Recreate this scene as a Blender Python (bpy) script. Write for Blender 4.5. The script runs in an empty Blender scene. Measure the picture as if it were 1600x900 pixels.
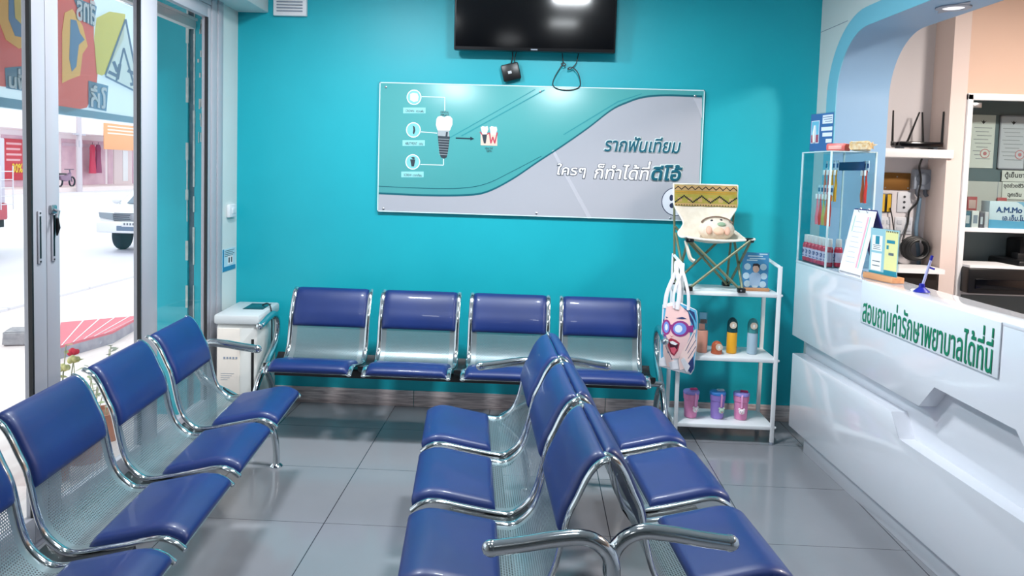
import bpy, bmesh, math, random
from mathutils import Vector, Matrix
import numpy as np
random.seed(7)
scene = bpy.context.scene
COL = scene.collection
R = math.radians

# ---------------------------------------------------------------- camera, sky, sun, lamps, exposure
CAM_F, PITCH, YAW, ROLL, CAM_H, PCX, PCY = 1206.4, .0639, -.0381, -.0291, 1.5, 790.8, 345.0
def cam_axes():
    f = np.array([math.sin(YAW)*math.cos(PITCH), math.cos(YAW)*math.cos(PITCH), -math.sin(PITCH)])
    r = np.array([math.cos(YAW), -math.sin(YAW), 0.]); d = -np.cross(r, f)
    c, s = math.cos(ROLL), math.sin(ROLL)
    return c*r+s*d, -s*r+c*d, f
AX_R, AX_D, AX_F = cam_axes()
cam = bpy.data.cameras.new('camera'); camo = bpy.data.objects.new('camera', cam); COL.objects.link(camo)
cam.sensor_width = 36; cam.lens = CAM_F/1600*36
cam.shift_x = (800-PCX)/1600; cam.shift_y = -(450-PCY)/1600
cam.clip_start = .05; cam.clip_end = 300
m4 = Matrix.Identity(4)
for i in range(3):
    m4[i][0] = AX_R[i]; m4[i][1] = -AX_D[i]; m4[i][2] = -AX_F[i]
m4[2][3] = CAM_H
camo.matrix_world = m4
scene.camera = camo

world = bpy.data.worlds.new('overcast_sky'); scene.world = world; world.use_nodes = True
wn = world.node_tree.nodes['Background']
wn.inputs[0].default_value = (.93, .96, 1, 1); wn.inputs[1].default_value = 1.3
sun = bpy.data.lights.new('sun', 'SUN'); sun.energy = .6; sun.angle = R(20); sun.color = (1, .97, .92)
suno = bpy.data.objects.new('sun', sun); COL.objects.link(suno); suno.rotation_euler = (R(28), R(-12), 0)
scene.view_settings.view_transform = 'Standard'
scene.view_settings.look = 'None'
scene.view_settings.gamma = 1
scene.view_settings.use_curve_mapping = False
scene.view_settings.exposure = 0.52
scene.cycles.max_bounces = 10
scene.cycles.transparent_max_bounces = 16

LAMPS = [  # centre, size x, size y, watts, colour of the ceiling lamps
    ((.22, 3.30, 2.74), .30, .30, 34, (.90, .96, 1)),
    ((-1.0, 3.30, 2.74), .30, .30, 34, (.90, .96, 1)),
    ((.22, 1.50, 2.74), .30, .30, 6, (.90, .96, 1)),
    ((-1.0, 1.50, 2.74), .30, .30, 5, (.90, .96, 1)),
    ((-.4, -.60, 2.74), .30, .30, 2, (.90, .96, 1)),
]
STAFF_LAMP = ((3.0, 3.0, 2.74), .35, .35, 80, (1, .89, .80))
def area(name, loc, sx, sy, w, col, rot=(0, 0, 0)):
    l = bpy.data.lights.new(name, 'AREA'); l.shape = 'RECTANGLE'; l.size = sx; l.size_y = sy; l.energy = w; l.color = col
    o = bpy.data.objects.new(name, l); COL.objects.link(o); o.location = loc; o.rotation_euler = rot
    return o
for c, sx, sy, w, col in LAMPS + [STAFF_LAMP]:
    area('lamp_light', (c[0], c[1], c[2]-.03), sx*.85, sy*.85, w, col)

# ---------------------------------------------------------------- helpers
def lin(c):
    c = c/255.
    return c/12.92 if c <= .04045 else ((c+.055)/1.055)**2.4
def rgb(r, g, b): return (lin(r), lin(g), lin(b), 1)
MATS = {}
def mat(name, col, rough=.5, metal=0., spec=.5, coat=0., emit=None, es=0., sub=None, alpha=None):
    if name in MATS: return MATS[name]
    m = bpy.data.materials.new(name); m.use_nodes = True
    b = m.node_tree.nodes['Principled BSDF']
    b.inputs['Base Color'].default_value = rgb(*col)
    b.inputs['Roughness'].default_value = rough; b.inputs['Metallic'].default_value = metal
    b.inputs['Specular IOR Level'].default_value = spec; b.inputs['Coat Weight'].default_value = coat
    if emit: b.inputs['Emission Color'].default_value = rgb(*emit); b.inputs['Emission Strength'].default_value = es
    MATS[name] = m
    return m
def nodes(m): return m.node_tree.nodes, m.node_tree.links, m.node_tree.nodes['Principled BSDF']
def noisy(name, c1, c2, scale=8., rough=.5, metal=0., bump=0., stretch=(1, 1, 1), detail=4., coat=0.):
    if name in MATS: return MATS[name]
    m = mat(name, c1, rough, metal, coat=coat); N, L, b = nodes(m)
    tc = N.new('ShaderNodeTexCoord'); mp = N.new('ShaderNodeMapping'); mp.inputs['Scale'].default_value = stretch
    nz = N.new('ShaderNodeTexNoise'); nz.inputs['Scale'].default_value = scale; nz.inputs['Detail'].default_value = detail
    mx = N.new('ShaderNodeMix'); mx.data_type = 'RGBA'
    mx.inputs[6].default_value = rgb(*c1); mx.inputs[7].default_value = rgb(*c2)
    L.new(tc.outputs['Object'], mp.inputs[0]); L.new(mp.outputs[0], nz.inputs['Vector'])
    rp = N.new('ShaderNodeMapRange'); rp.inputs[1].default_value = .3; rp.inputs[2].default_value = .7
    L.new(nz.outputs['Fac'], rp.inputs[0]); L.new(rp.outputs[0], mx.inputs[0]); L.new(mx.outputs[2], b.inputs['Base Color'])
    if bump:
        bp_ = N.new('ShaderNodeBump'); bp_.inputs['Strength'].default_value = bump; bp_.inputs['Distance'].default_value = .01
        L.new(nz.outputs['Fac'], bp_.inputs['Height']); L.new(bp_.outputs[0], b.inputs['Normal'])
    return m
def clear_mat(name, tint=(255, 255, 255), refl=1.0, rough=.0, ior=1.45):
    if name in MATS: return MATS[name]
    m = bpy.data.materials.new(name); m.use_nodes = True; N, L = m.node_tree.nodes, m.node_tree.links
    N.clear(); out = N.new('ShaderNodeOutputMaterial'); mx = N.new('ShaderNodeMixShader')
    t = N.new('ShaderNodeBsdfTransparent'); t.inputs[0].default_value = rgb(*tint)
    g = N.new('ShaderNodeBsdfGlossy'); g.inputs['Roughness'].default_value = rough
    lw = N.new('ShaderNodeLayerWeight'); lw.inputs[0].default_value = .5
    pw = N.new('ShaderNodeMath'); pw.operation = 'POWER'; pw.inputs[1].default_value = 5.
    mu = N.new('ShaderNodeMath'); mu.operation = 'MULTIPLY_ADD'; mu.inputs[1].default_value = .8*refl; mu.inputs[2].default_value = ((ior-1)/(ior+1))**2*refl
    L.new(lw.outputs['Facing'], pw.inputs[0]); L.new(pw.outputs[0], mu.inputs[0]); L.new(mu.outputs[0], mx.inputs[0]); L.new(t.outputs[0], mx.inputs[1]); L.new(g.outputs[0], mx.inputs[2])
    L.new(mx.outputs[0], out.inputs[0]); MATS[name] = m
    return m
def cloth_through(name, col, amount=.5):      # cloth or film the daylight shines through
    if name in MATS: return MATS[name]
    m = mat(name, col, .6); N, L, b = nodes(m)
    t = N.new('ShaderNodeBsdfTranslucent'); t.inputs[0].default_value = rgb(*col)
    mx = N.new('ShaderNodeMixShader'); mx.inputs[0].default_value = amount
    L.new(b.outputs[0], mx.inputs[1]); L.new(t.outputs[0], mx.inputs[2]); L.new(mx.outputs[0], N['Material Output'].inputs[0])
    return m

def at(x, y, X=None, Y=None, Z=None):          # point of the photograph on a real plane of the room
    d = AX_R*(x-PCX)/CAM_F + AX_D*(y-PCY)/CAM_F + AX_F
    o = np.array([0, 0, CAM_H])
    t = (X-o[0])/d[0] if X is not None else (Y-o[1])/d[1] if Y is not None else (Z-o[2])/d[2]
    return Vector(o+t*d)

class MB:
    """collects shapes in a bmesh and links them as ONE mesh object"""
    def __init__(s): s.bm = bmesh.new(); s.mi = 0
    def add(s, verts, faces, M=None):
        vs = [s.bm.verts.new(M @ Vector(v) if M else Vector(v)) for v in verts]
        out = []
        for f in faces:
            try:
                fc = s.bm.faces.new([vs[i] for i in f]); fc.material_index = s.mi; out.append(fc)
            except ValueError: pass
        return out
    def merge(s, t, M=None):
        if M: t.transform(M)
        me = bpy.data.meshes.new('tmp'); t.to_mesh(me); t.free()
        n = len(s.bm.faces); s.bm.from_mesh(me); bpy.data.meshes.remove(me)
        s.bm.faces.ensure_lookup_table()
        for f in s.bm.faces[n:]: f.material_index = s.mi
    def box(s, lo, hi, bev=0., seg=2, M=None):
        t = bmesh.new(); bmesh.ops.create_cube(t, size=1)
        c = [(a+b)/2 for a, b in zip(lo, hi)]; d = [abs(b-a) for a, b in zip(lo, hi)]
        for v in t.verts: v.co = Vector((v.co.x*d[0]+c[0], v.co.y*d[1]+c[1], v.co.z*d[2]+c[2]))
        if bev: bmesh.ops.bevel(t, geom=t.edges[:], offset=min(bev, min(d)*.45), segments=seg, affect='EDGES', profile=.5)
        s.merge(t, M); return s
    def tube(s, pts, r, seg=10, M=None, closed=False, flat=1., up=None):
        P = [Vector(p) for p in pts]; n = len(P)
        rs = r if isinstance(r, (list, tuple)) else [r]*n
        rings = []; prev = None
        for i, p in enumerate(P):
            a = P[i-1] if (i or closed) else P[i]; b = P[(i+1) % n] if (i < n-1 or closed) else P[i]
            t = (b-a).normalized()
            if prev is None:
                ref = Vector(up) if up else (Vector((0, 0, 1)) if abs(t.z) < .9 else Vector((1, 0, 0)))
                u = (ref - t*ref.dot(t)).normalized()
            else: u = (prev - t*prev.dot(t)).normalized()
            prev = u; w = t.cross(u)
            rings.append([p+(u*math.cos(k*2*math.pi/seg)*flat+w*math.sin(k*2*math.pi/seg))*rs[i] for k in range(seg)])
        vs = [v for rg in rings for v in rg]; fs = []
        for i in range(n if closed else n-1):
            j = (i+1) % n
            for k in range(seg):
                q = (k+1) % seg; fs.append((i*seg+k, i*seg+q, j*seg+q, j*seg+k))
        if not closed: fs += [tuple(range(seg))[::-1], tuple(range((n-1)*seg, n*seg))]
        s.add(vs, fs, M); return s
    def lathe(s, prof, seg=24, o=(0, 0, 0), M=None):     # prof: (radius, z)
        vs = []; fs = []
        for r, z in prof: vs += [(o[0]+r*math.cos(k*2*math.pi/seg), o[1]+r*math.sin(k*2*math.pi/seg), o[2]+z) for k in range(seg)]
        for i in range(len(prof)-1):
            for k in range(seg):
                q = (k+1) % seg; fs.append((i*seg+k, i*seg+q, (i+1)*seg+q, (i+1)*seg+k))
        fs += [tuple(range(seg))[::-1], tuple(range((len(prof)-1)*seg, len(prof)*seg))]
        s.add(vs, fs, M); return s
    def prism(s, poly, o, u, v, n, t, M=None, bev=0.):   # polygon in (u,v) at o, thickness t along n
        o, u, v, n = Vector(o), Vector(u), Vector(v), Vector(n); k = len(poly)
        tb = bmesh.new()
        a = [tb.verts.new(o+u*p[0]+v*p[1]) for p in poly]; b = [tb.verts.new(o+u*p[0]+v*p[1]+n*t) for p in poly]
        tb.faces.new(a); tb.faces.new(b[::-1])
        for i in range(k): tb.faces.new((a[i], b[i], b[(i+1) % k], a[(i+1) % k]))
        if bev: bmesh.ops.bevel(tb, geom=tb.edges[:], offset=bev, segments=2, affect='EDGES', profile=.5)
        bmesh.ops.recalc_face_normals(tb, faces=tb.faces[:])
        s.merge(tb, M); return s
    def poly3(s, pts, M=None): s.add(pts, [tuple(range(len(pts)))], M); return s
    def ball(s, c, r, seg=16, M=None, sc=(1, 1, 1), rot=None):
        t = bmesh.new(); bmesh.ops.create_uvsphere(t, u_segments=seg, v_segments=max(6, seg//2), radius=1)
        for q in t.verts: q.co = Vector((q.co.x*r*sc[0], q.co.y*r*sc[1], q.co.z*r*sc[2]))
        if rot: t.transform(rot)
        for q in t.verts: q.co += Vector(c)
        s.merge(t, M); return s
    def mat(s, i): s.mi = i; return s
    def obj(s, name, mats, parent=None, loc=None, rz=None, ang=38, recalc=False):
        if recalc: bmesh.ops.recalc_face_normals(s.bm, faces=s.bm.faces[:])
        me = bpy.data.meshes.new(name); s.bm.to_mesh(me); s.bm.free()
        for m in (mats if isinstance(mats, (list, tuple)) else [mats]): me.materials.append(m)
        return link(name, me, parent, loc, rz, ang)
def link(name, me, parent=None, loc=None, rz=None, ang=38):
    if me.polygons and ang:
        me.polygons.foreach_set('use_smooth', [True]*len(me.polygons)); me.set_sharp_from_angle(angle=R(ang))
    o = bpy.data.objects.new(name, me); COL.objects.link(o)
    if parent: o.parent = parent
    if loc is not None: o.location = loc
    if rz is not None: o.rotation_euler = (0, 0, rz)
    return o
def tag(o, label, cat, group=None, kind=None):
    o['label'] = label; o['category'] = cat
    if group: o['group'] = group
    if kind: o['kind'] = kind
    return o
def thing(name, label, cat, loc=(0, 0, 0), rz=0, group=None):
    o = bpy.data.objects.new(name, None); COL.objects.link(o); o.empty_display_size = .05
    o.location = loc; o.rotation_euler = (0, 0, rz)
    return tag(o, label, cat, group)
def struct(o): o['kind'] = 'structure'; return o
def kids(o): return [c for c in bpy.data.objects if c.parent == o]
def dup(root, loc, rz=None, label=None, group=None):
    def cp(o, par):
        c = o.copy(); COL.objects.link(c)
        if par: c.parent = par
        for k in kids(o): cp(k, c)
        return c
    r = cp(root, None); r.location = loc
    if rz is not None: r.rotation_euler = (0, 0, rz)
    if label: r['label'] = label
    if group: r['group'] = group
    return r
def spline(pts, n=6):                          # Catmull-Rom through points
    P = [Vector(p) for p in pts]; out = []
    for i in range(len(P)-1):
        a, b, c, d = P[max(i-1, 0)], P[i], P[i+1], P[min(i+2, len(P)-1)]
        for k in range(n):
            t = k/n
            out.append(.5*((2*b)+(c-a)*t+(2*a-5*b+4*c-d)*t*t+(3*b-a-3*c+d)*t**3))
    return out+[P[-1]]
def arc(cx, cz, r, a0, a1, n=10):
    return [(cx+r*math.cos(R(a0+(a1-a0)*i/n)), cz+r*math.sin(R(a0+(a1-a0)*i/n))) for i in range(n+1)]
def circ(cx, cz, r, n=24, ry=None): return [(cx+r*math.cos(2*math.pi*i/n), cz+(ry or r)*math.sin(2*math.pi*i/n)) for i in range(n)]

# lettering: outlines of the built-in typeface, one filled shape per contour group
def glyph_splines(body):
    t = bpy.data.curves.new('t', 'FONT'); t.body = body; t.size = 1; t.resolution_u = 4
    o = bpy.data.objects.new('t', t); COL.objects.link(o)
    bpy.context.view_layer.update(); dg = bpy.context.evaluated_depsgraph_get()
    cu = o.evaluated_get(dg).to_curve(dg)
    out = []
    for sp in cu.splines:
        pts = []; B = sp.bezier_points; n = len(B)
        if n:
            for i in range(n):
                a, b = B[i], B[(i+1) % n]
                p0, p1, p2, p3 = a.co, a.handle_right, b.handle_left, b.co
                straight = (p1-p0).cross(p3-p0).length < 1e-6 and (p2-p0).cross(p3-p0).length < 1e-6
                for k in range(1 if straight else 5):
                    u = k/5; q = p0*(1-u)**3+p1*3*u*(1-u)**2+p2*3*u*u*(1-u)+p3*u**3
                    pts.append((q.x, q.y))
        else: pts = [(p.co.x, p.co.y) for p in sp.points]
        out.append(pts)
    o.to_curve_clear(); bpy.data.objects.remove(o); bpy.data.curves.remove(t)
    return out
GC = {}
def n_splines(ch):
    if ch not in GC: GC[ch] = 0 if ch == ' ' else len(glyph_splines(ch))
    return GC[ch]
def s_area(p): return sum(p[i][0]*p[(i+1) % len(p)][1]-p[(i+1) % len(p)][0]*p[i][1] for i in range(len(p)))/2
def inside(q, p):
    c = False; j = len(p)-1
    for i in range(len(p)):
        if (p[i][1] > q[1]) != (p[j][1] > q[1]) and q[0] < (p[j][0]-p[i][0])*(q[1]-p[i][1])/(p[j][1]-p[i][1])+p[i][0]: c = not c
        j = i
    return c
UPPER = '\u0e31\u0e34\u0e35\u0e36\u0e37'; TONES = '\u0e48\u0e49\u0e4a\u0e4b\u0e4c'
TXC = {}
def text_shapes(body):
    """list of (outer, holes) polygons in em units"""
    if body in TXC: return TXC[body]
    sp = glyph_splines(body); shapes = []; i = 0; prev = ''
    for ch in body:
        k = n_splines(ch); g = [list(p) for p in sp[i:i+k]]; i += k
        if ch in TONES and prev and prev in UPPER: g = [[(x, y+.20) for x, y in p] for p in g]
        prev = ch
        g = [p for p in g if len(p) > 2]
        if not g: continue
        big = max(g, key=lambda p: abs(s_area(p))); sg = 1 if s_area(big) > 0 else -1
        outs = [p for p in g if s_area(p)*sg > 0]; hol = [p for p in g if s_area(p)*sg <= 0]
        for p in outs:
            shapes.append((p, [h for h in hol if inside(h[0], p) or inside(h[len(h)//2], p)]))
    TXC[body] = shapes
    return shapes
def text_mesh(name, body, m, width=None, height=None, bold=0., shear=0., depth=0., parent=None, M=None, o=(0, 0, 0), u=(1, 0, 0), v=(0, 0, 1), n=(0, -1, 0), lift=.001, anchor='l', bbox_of=None):
    """lettering laid on the plane o,u,v; fits width and height (metres)"""
    sh = text_shapes(body); pts = [p for a, hs in sh for p in a]
    x0 = min(p[0] for p in pts); x1 = max(p[0] for p in pts); y0 = min(p[1] for p in pts); y1 = max(p[1] for p in pts)
    kx = width/(x1-x0) if width else None; ky = height/(y1-y0) if height else None
    kx = kx or ky; ky = ky or kx
    o, u, v, n = Vector(o), Vector(u), Vector(v), Vector(n)
    ox = {'l': 0, 'c': -(x1-x0)/2*kx, 'r': -(x1-x0)*kx}[anchor]
    tmp = []
    for outer, holes in sh:
        cu = bpy.data.curves.new('c', 'CURVE'); cu.dimensions = '2D'; cu.fill_mode = 'BOTH'; cu.bevel_depth = bold; cu.bevel_resolution = 0; cu.extrude = depth
        for poly in [outer]+holes:
            s_ = cu.splines.new('POLY'); s_.points.add(len(poly)-1); s_.use_cyclic_u = True
            for q, p in zip(s_.points, poly): q.co = ((p[0]-x0)*kx+ox+(p[1]-y0)*ky*shear, (p[1]-y0)*ky, 0, 1)
        tmp.append(cu)
    bm = bmesh.new()
    for si, cu in enumerate(tmp):
        ob = bpy.data.objects.new('c', cu); COL.objects.link(ob)
        dg = bpy.context.evaluated_depsgraph_get(); dg.update()
        me = bpy.data.meshes.new_from_object(ob.evaluated_get(dg)); me.transform(Matrix.Translation((0, 0, si*.00008))); bm.from_mesh(me)
        bpy.data.meshes.remove(me); bpy.data.objects.remove(ob); bpy.data.curves.remove(cu)
    for q in bm.verts: q.co = o+u*q.co.x+v*q.co.y+n*(q.co.z*.3+lift)
    if M: bm.transform(M)
    me = bpy.data.meshes.new(name); bm.to_mesh(me); bm.free(); me.materials.append(m)
    return link(name, me, parent, ang=0)
# ---------------------------------------------------------------- materials of the place
teal = noisy('teal_paint', (15, 168, 184), (19, 173, 188), 3., .45)
white_paint = noisy('white_paint', (214, 222, 220), (220, 226, 225), 2., .5)
ceil_m = mat('ceiling_paint', (205, 212, 214), .7)
peach = noisy('warm_glow_paint', (224, 190, 170), (227, 194, 174), 2., .55)  # whitish wall with the warm lamp glow put into its colour
blue_arch = mat('blue_grey_paint', (140, 176, 208), .45)
band_blue = mat('light_blue_paint', (128, 200, 222), .45)
alu = mat('white_aluminium', (176, 175, 183), .3)
alu_dark = mat('black_gasket', (18, 18, 22), .5)
glass_m = clear_mat('door_glass', (246, 250, 250), .55)
acryl = clear_mat('clear_acrylic', (238, 246, 248), 1.0, ior=1.4)
acryl_edge = mat('acrylic_edge', (205, 226, 232), .15)
white_gloss = mat('white_gloss_laminate', (226, 228, 236), .10, coat=.4)
white_mat = mat('white_plastic', (232, 233, 236), .4)
white_metal = mat('white_powder_coat', (236, 238, 240), .35)
black_pl = mat('black_plastic', (14, 15, 18), .35)
black_gl = mat('black_gloss', (6, 7, 12), .12)
dark_metal = mat('black_steel', (20, 22, 26), .4)
grey_pl = mat('grey_plastic', (140, 150, 165), .45)
chrome = mat('chrome', (205, 212, 216), .13, 1.)
steel = mat('steel', (190, 192, 196), .3, 1.)
brass = mat('brass', (150, 108, 58), .4, .8)
paper = mat('paper', (238, 238, 240), .6)
ink = mat('ink', (40, 44, 52), .6)
wood_l = noisy('light_wood', (196, 136, 92), (214, 156, 110), 6., .45, stretch=(1, 8, 8))
cable_m = mat('cable_rubber', (16, 18, 22), .45)
leather = noisy('blue_leather', (9, 38, 98), (12, 43, 108), 5., .42, coat=.12)
def floor_mat():
    m = mat('polished_tile', (140, 141, 147), .13); N, L, b = nodes(m)
    tc = N.new('ShaderNodeTexCoord'); sx = N.new('ShaderNodeSeparateXYZ'); L.new(tc.outputs['Object'], sx.inputs[0])
    def M_(op, a, b_=None):
        q = N.new('ShaderNodeMath'); q.operation = op
        for i, v in enumerate((a, b_)):
            if v is None: continue
            if isinstance(v, (int, float)): q.inputs[i].default_value = v
            else: L.new(v, q.inputs[i])
        return q.outputs[0]
    def grout(src, off, w):
        f = M_('FRACT', M_('DIVIDE', M_('ADD', src, off), .6)); d = M_('ABSOLUTE', M_('SUBTRACT', f, .5))
        return M_('GREATER_THAN', d, .5-w/.6/2)
    g = M_('MAXIMUM', grout(sx.outputs[0], 60+.849, .0045), grout(sx.outputs[1], 60-3.7323, .003))
    nz = N.new('ShaderNodeTexNoise'); nz.inputs['Scale'].default_value = 2.2; nz.inputs['Detail'].default_value = 5
    L.new(tc.outputs['Object'], nz.inputs['Vector'])
    mx = N.new('ShaderNodeMix'); mx.data_type = 'RGBA'; mx.inputs[6].default_value = rgb(128, 130, 136); mx.inputs[7].default_value = rgb(143, 143, 148)
    L.new(nz.outputs['Fac'], mx.inputs[0])
    m2 = N.new('ShaderNodeMix'); m2.data_type = 'RGBA'; m2.inputs[7].default_value = rgb(62, 62, 68)
    L.new(g, m2.inputs[0]); L.new(mx.outputs[2], m2.inputs[6]); L.new(m2.outputs[2], b.inputs['Base Color'])
    return m
tile_m = floor_mat()
def wood_skirt():
    m = mat('grey_wood_skirting', (140, 126, 126), .45); N, L, b = nodes(m)
    tc = N.new('ShaderNodeTexCoord'); mp = N.new('ShaderNodeMapping'); mp.inputs['Scale'].default_value = (1.2, 1, 14)
    wv = N.new('ShaderNodeTexNoise'); wv.inputs['Scale'].default_value = 4.; wv.inputs['Detail'].default_value = 6; wv.inputs['Distortion'].default_value = 1.4
    cr = N.new('ShaderNodeValToRGB'); cr.color_ramp.elements[0].color = rgb(168, 150, 150); cr.color_ramp.elements[1].color = rgb(224, 208, 206)
    cr.color_ramp.elements[0].position = .35; cr.color_ramp.elements[1].position = .62
    L.new(tc.outputs['Object'], mp.inputs[0]); L.new(mp.outputs[0], wv.inputs['Vector']); L.new(wv.outputs['Fac'], cr.inputs[0]); L.new(cr.outputs[0], b.inputs['Base Color'])
    return m
skirt_m = wood_skirt()
def perforated():
    m = mat('perforated_steel', (140, 153, 157), .34, .65); N, L, b = nodes(m)
    uv = N.new('ShaderNodeUVMap'); a = .0088
    def lat(off):
        v = N.new('ShaderNodeVectorMath'); v.operation = 'MULTIPLY_ADD'; v.inputs[1].default_value = (1/a, 1/(a*1.732), 0); v.inputs[2].default_value = (off, off, 0)
        L.new(uv.outputs[0], v.inputs[0])
        f = N.new('ShaderNodeVectorMath'); f.operation = 'FRACTION'; L.new(v.outputs[0], f.inputs[0])
        s = N.new('ShaderNodeVectorMath'); s.operation = 'MULTIPLY_ADD'; s.inputs[1].default_value = (1, 1.732, 0); s.inputs[2].default_value = (-.5, -.866, 0)
        L.new(f.outputs[0], s.inputs[0])
        l = N.new('ShaderNodeVectorMath'); l.operation = 'LENGTH'; L.new(s.outputs[0], l.inputs[0])
        return l.outputs['Value']
    mn = N.new('ShaderNodeMath'); mn.operation = 'MINIMUM'; L.new(lat(0), mn.inputs[0]); L.new(lat(.5), mn.inputs[1])
    th = N.new('ShaderNodeMath'); th.operation = 'LESS_THAN'; th.inputs[1].default_value = .29; L.new(mn.outputs[0], th.inputs[0])
    sx = N.new('ShaderNodeSeparateXYZ'); L.new(uv.outputs[0], sx.inputs[0])       # plain margin along both rails
    ab = N.new('ShaderNodeMath'); ab.operation = 'ABSOLUTE'; L.new(sx.outputs[0], ab.inputs[0])
    lt = N.new('ShaderNodeMath'); lt.operation = 'LESS_THAN'; lt.inputs[1].default_value = .185; L.new(ab.outputs[0], lt.inputs[0])
    mu = N.new('ShaderNodeMath'); mu.operation = 'MULTIPLY'; L.new(th.outputs[0], mu.inputs[0]); L.new(lt.outputs[0], mu.inputs[1])
    t = N.new('ShaderNodeBsdfTransparent'); mx = N.new('ShaderNodeMixShader')
    L.new(mu.outputs[0], mx.inputs[0]); L.new(b.outputs[0], mx.inputs[1]); L.new(t.outputs[0], mx.inputs[2]); L.new(mx.outputs[0], N['Material Output'].inputs[0])
    return m
perf_m = perforated()

# ---------------------------------------------------------------- the room
WY, LX, RX = 4.782, -1.88, 1.68
A28 = R(2.8)
SX = Vector((math.sin(A28), -math.cos(A28), 0)); SN = Vector((math.cos(A28), math.sin(A28), 0))   # along the counter towards the door, and into the staff side
RZ_C = math.atan2(SX.y, SX.x)
struct(MB().box((-1.98, -3.2, -.12), (5.2, 5.3, 0)).obj('floor', tile_m))
struct(MB().box((-2.0, -3.2, 2.75), (5.2, 5.3, 2.85)).obj('ceiling', ceil_m))
struct(MB().box((-2.0, WY, 0), (1.70, WY+.15, 2.75)).obj('wall_back', teal))
struct(MB().box((-2.0, -3.3, 0), (5.2, -3.2, 2.75)).obj('wall_front', mat('bounce_cut_grey', (128, 134, 138), .6)))  # out of view, coloured dark to cut the light it bounces back
struct(MB().box((5.1, -3.2, 0), (5.2, 5.3, 2.75)).obj('wall_right', peach))
# left wall: pier beside the doors, wall above them and the boxed beam under the ceiling
struct(MB().box((-1.96, 4.52, 0), (LX, WY, 2.75)).box((-2.0, -3.2, 2.44), (LX, 4.52, 2.75)).box((-2.0, -3.2, 0), (LX, 1.20, 2.44)).obj('wall_left', white_paint))  # last box: unseen solid stretch, added to darken the near end
struct(MB().box((LX, -3.2, 2.435), (-1.69, WY, 2.75), .004).obj('trim_1', white_paint))
b = MB().mat(0)
for x0, x1 in ((-1.88, -.735), (-.731, .47), (.474, 1.674)): b.box((x0, WY-.012, 0), (x1, WY, .10), .002)
struct(b.obj('baseboard_back', skirt_m))

# sliding aluminium doors on the left
def door_panel(n, y0, y1, x, hand=None, w0=.07, w1=.07, z1=2.385):
    root = bpy.data.objects.new('door_%d' % n, None); COL.objects.link(root); root['kind'] = 'structure'
    f = MB()
    f.box((x-.018, y0, .03), (x+.018, y0+w0, z1), .003).box((x-.018, y1-w1, .03), (x+.018, y1, z1), .003)
    f.box((x-.018, y0+w0, .03), (x+.018, y1-w1, .13), .003).box((x-.018, y0+w0, z1-.07), (x+.018, y1-w1, z1), .003)
    f.obj('door_frame', alu, root)
    MB().box((x-.003, y0+w0-.006, .12), (x+.003, y1-w1+.006, z1-.06)).obj('glass_pane', glass_m, root)
    g = MB()
    g.box((x+.004, y1-w1-.008, .13), (x+.0195, y1-w1+.002, z1-.07))
    g.obj('gasket', alu_dark, root)
    if hand:
        h = MB()
        h.box((x+.018, hand-.012, 1.10), (x+.024, hand+.012, 1.30), .003)
        h.mat(1).box((x+.0235, hand-.005, 1.12), (x+.0245, hand+.005, 1.28))
        for zz in (1.108, 1.292): h.mat(1).box((x+.024, hand-.003, zz-.003), (x+.026, hand+.003, zz+.003))
        h.obj('pull_handle', [alu, black_pl], root)
    return root
door_panel(1, 3.60, 4.372, -1.890, None, .148, .045)
d2 = door_panel(2, 2.882, 3.598, -1.890, 2.918, .081, .012)
d3 = door_panel(3, 2.05, 2.880, -1.890, 2.835, .07, .082)
door_panel(4, 1.25, 2.048, -1.925, None)
lk = MB().box((-1.876, 2.895, 1.285), (-1.862, 2.935, 1.32), .006).tube([(-1.862, 2.915, 1.30), (-1.845, 2.915, 1.295), (-1.842, 2.90, 1.27)], .006, 8)
lk.mat(1).tube([(-1.860, 2.925, 1.285), (-1.856, 2.927, 1.23), (-1.859, 2.925, 1.20)], [.004, .009, .003], 8)
lk.obj('door_lock', [steel, black_pl], d2)
b = MB()
b.box((-1.915, 4.374, 0), (-1.868, 4.45, 2.44), .004).box((-1.935, 1.2, 2.387), (-1.872, 4.374, 2.44), .004).box((-1.935, 4.452, 0), (-1.864, 4.525, 2.44), .004)
b.box((-1.95, 1.2, 0), (-1.878, 4.45, .03), .003)
struct(b.obj('trim_2', alu))

# arched opening over the counter
AO = Vector((RX, WY, 0))
def arch_poly():
    op = [(.27, 0), (.27, 1.98)]+arc(.61, 1.98, .34, 180, 90, 14)[1:]+[(6.2, 2.32), (6.2, 0)]
    return [(-.35, 0)]+op+[(7.9, 0), (7.9, 2.75), (-.35, 2.75)]
w = MB().prism(arch_poly(), AO, SX, (0, 0, 1), SN, .30)
w.bm.faces.ensure_lookup_table()
for f in w.bm.faces:                                  # inner lining of the opening is blue grey
    c = f.calc_center_median()-AO; s_ = c.dot(SX)
    if len(f.verts) == 4 and .2 < s_ < 6.3 and c.z < 2.4: f.material_index = 1
struct(w.obj('wall_arch', [white_paint, blue_arch], ang=30))
bo = [(.145, 0), (.145, 1.98)]+arc(.585, 1.98, .44, 180, 90, 14)[1:]+[(6.2, 2.42), (6.2, 2.32)]+[(.61, 2.32)]+arc(.61, 1.98, .34, 90, 180, 14)[1:]+[(.27, 0)]
struct(MB().prism(bo, AO-SN*.004, SX, (0, 0, 1), SN, .0045).obj('trim_3', band_blue))
struct(MB().prism([(-.01, 2.388), (.36, 2.388), (.36, 2.391), (-.01, 2.391)], AO-SN*.002, SX, (0, 0, 1), SN, .003).obj('trim_4', grey_pl))
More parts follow.
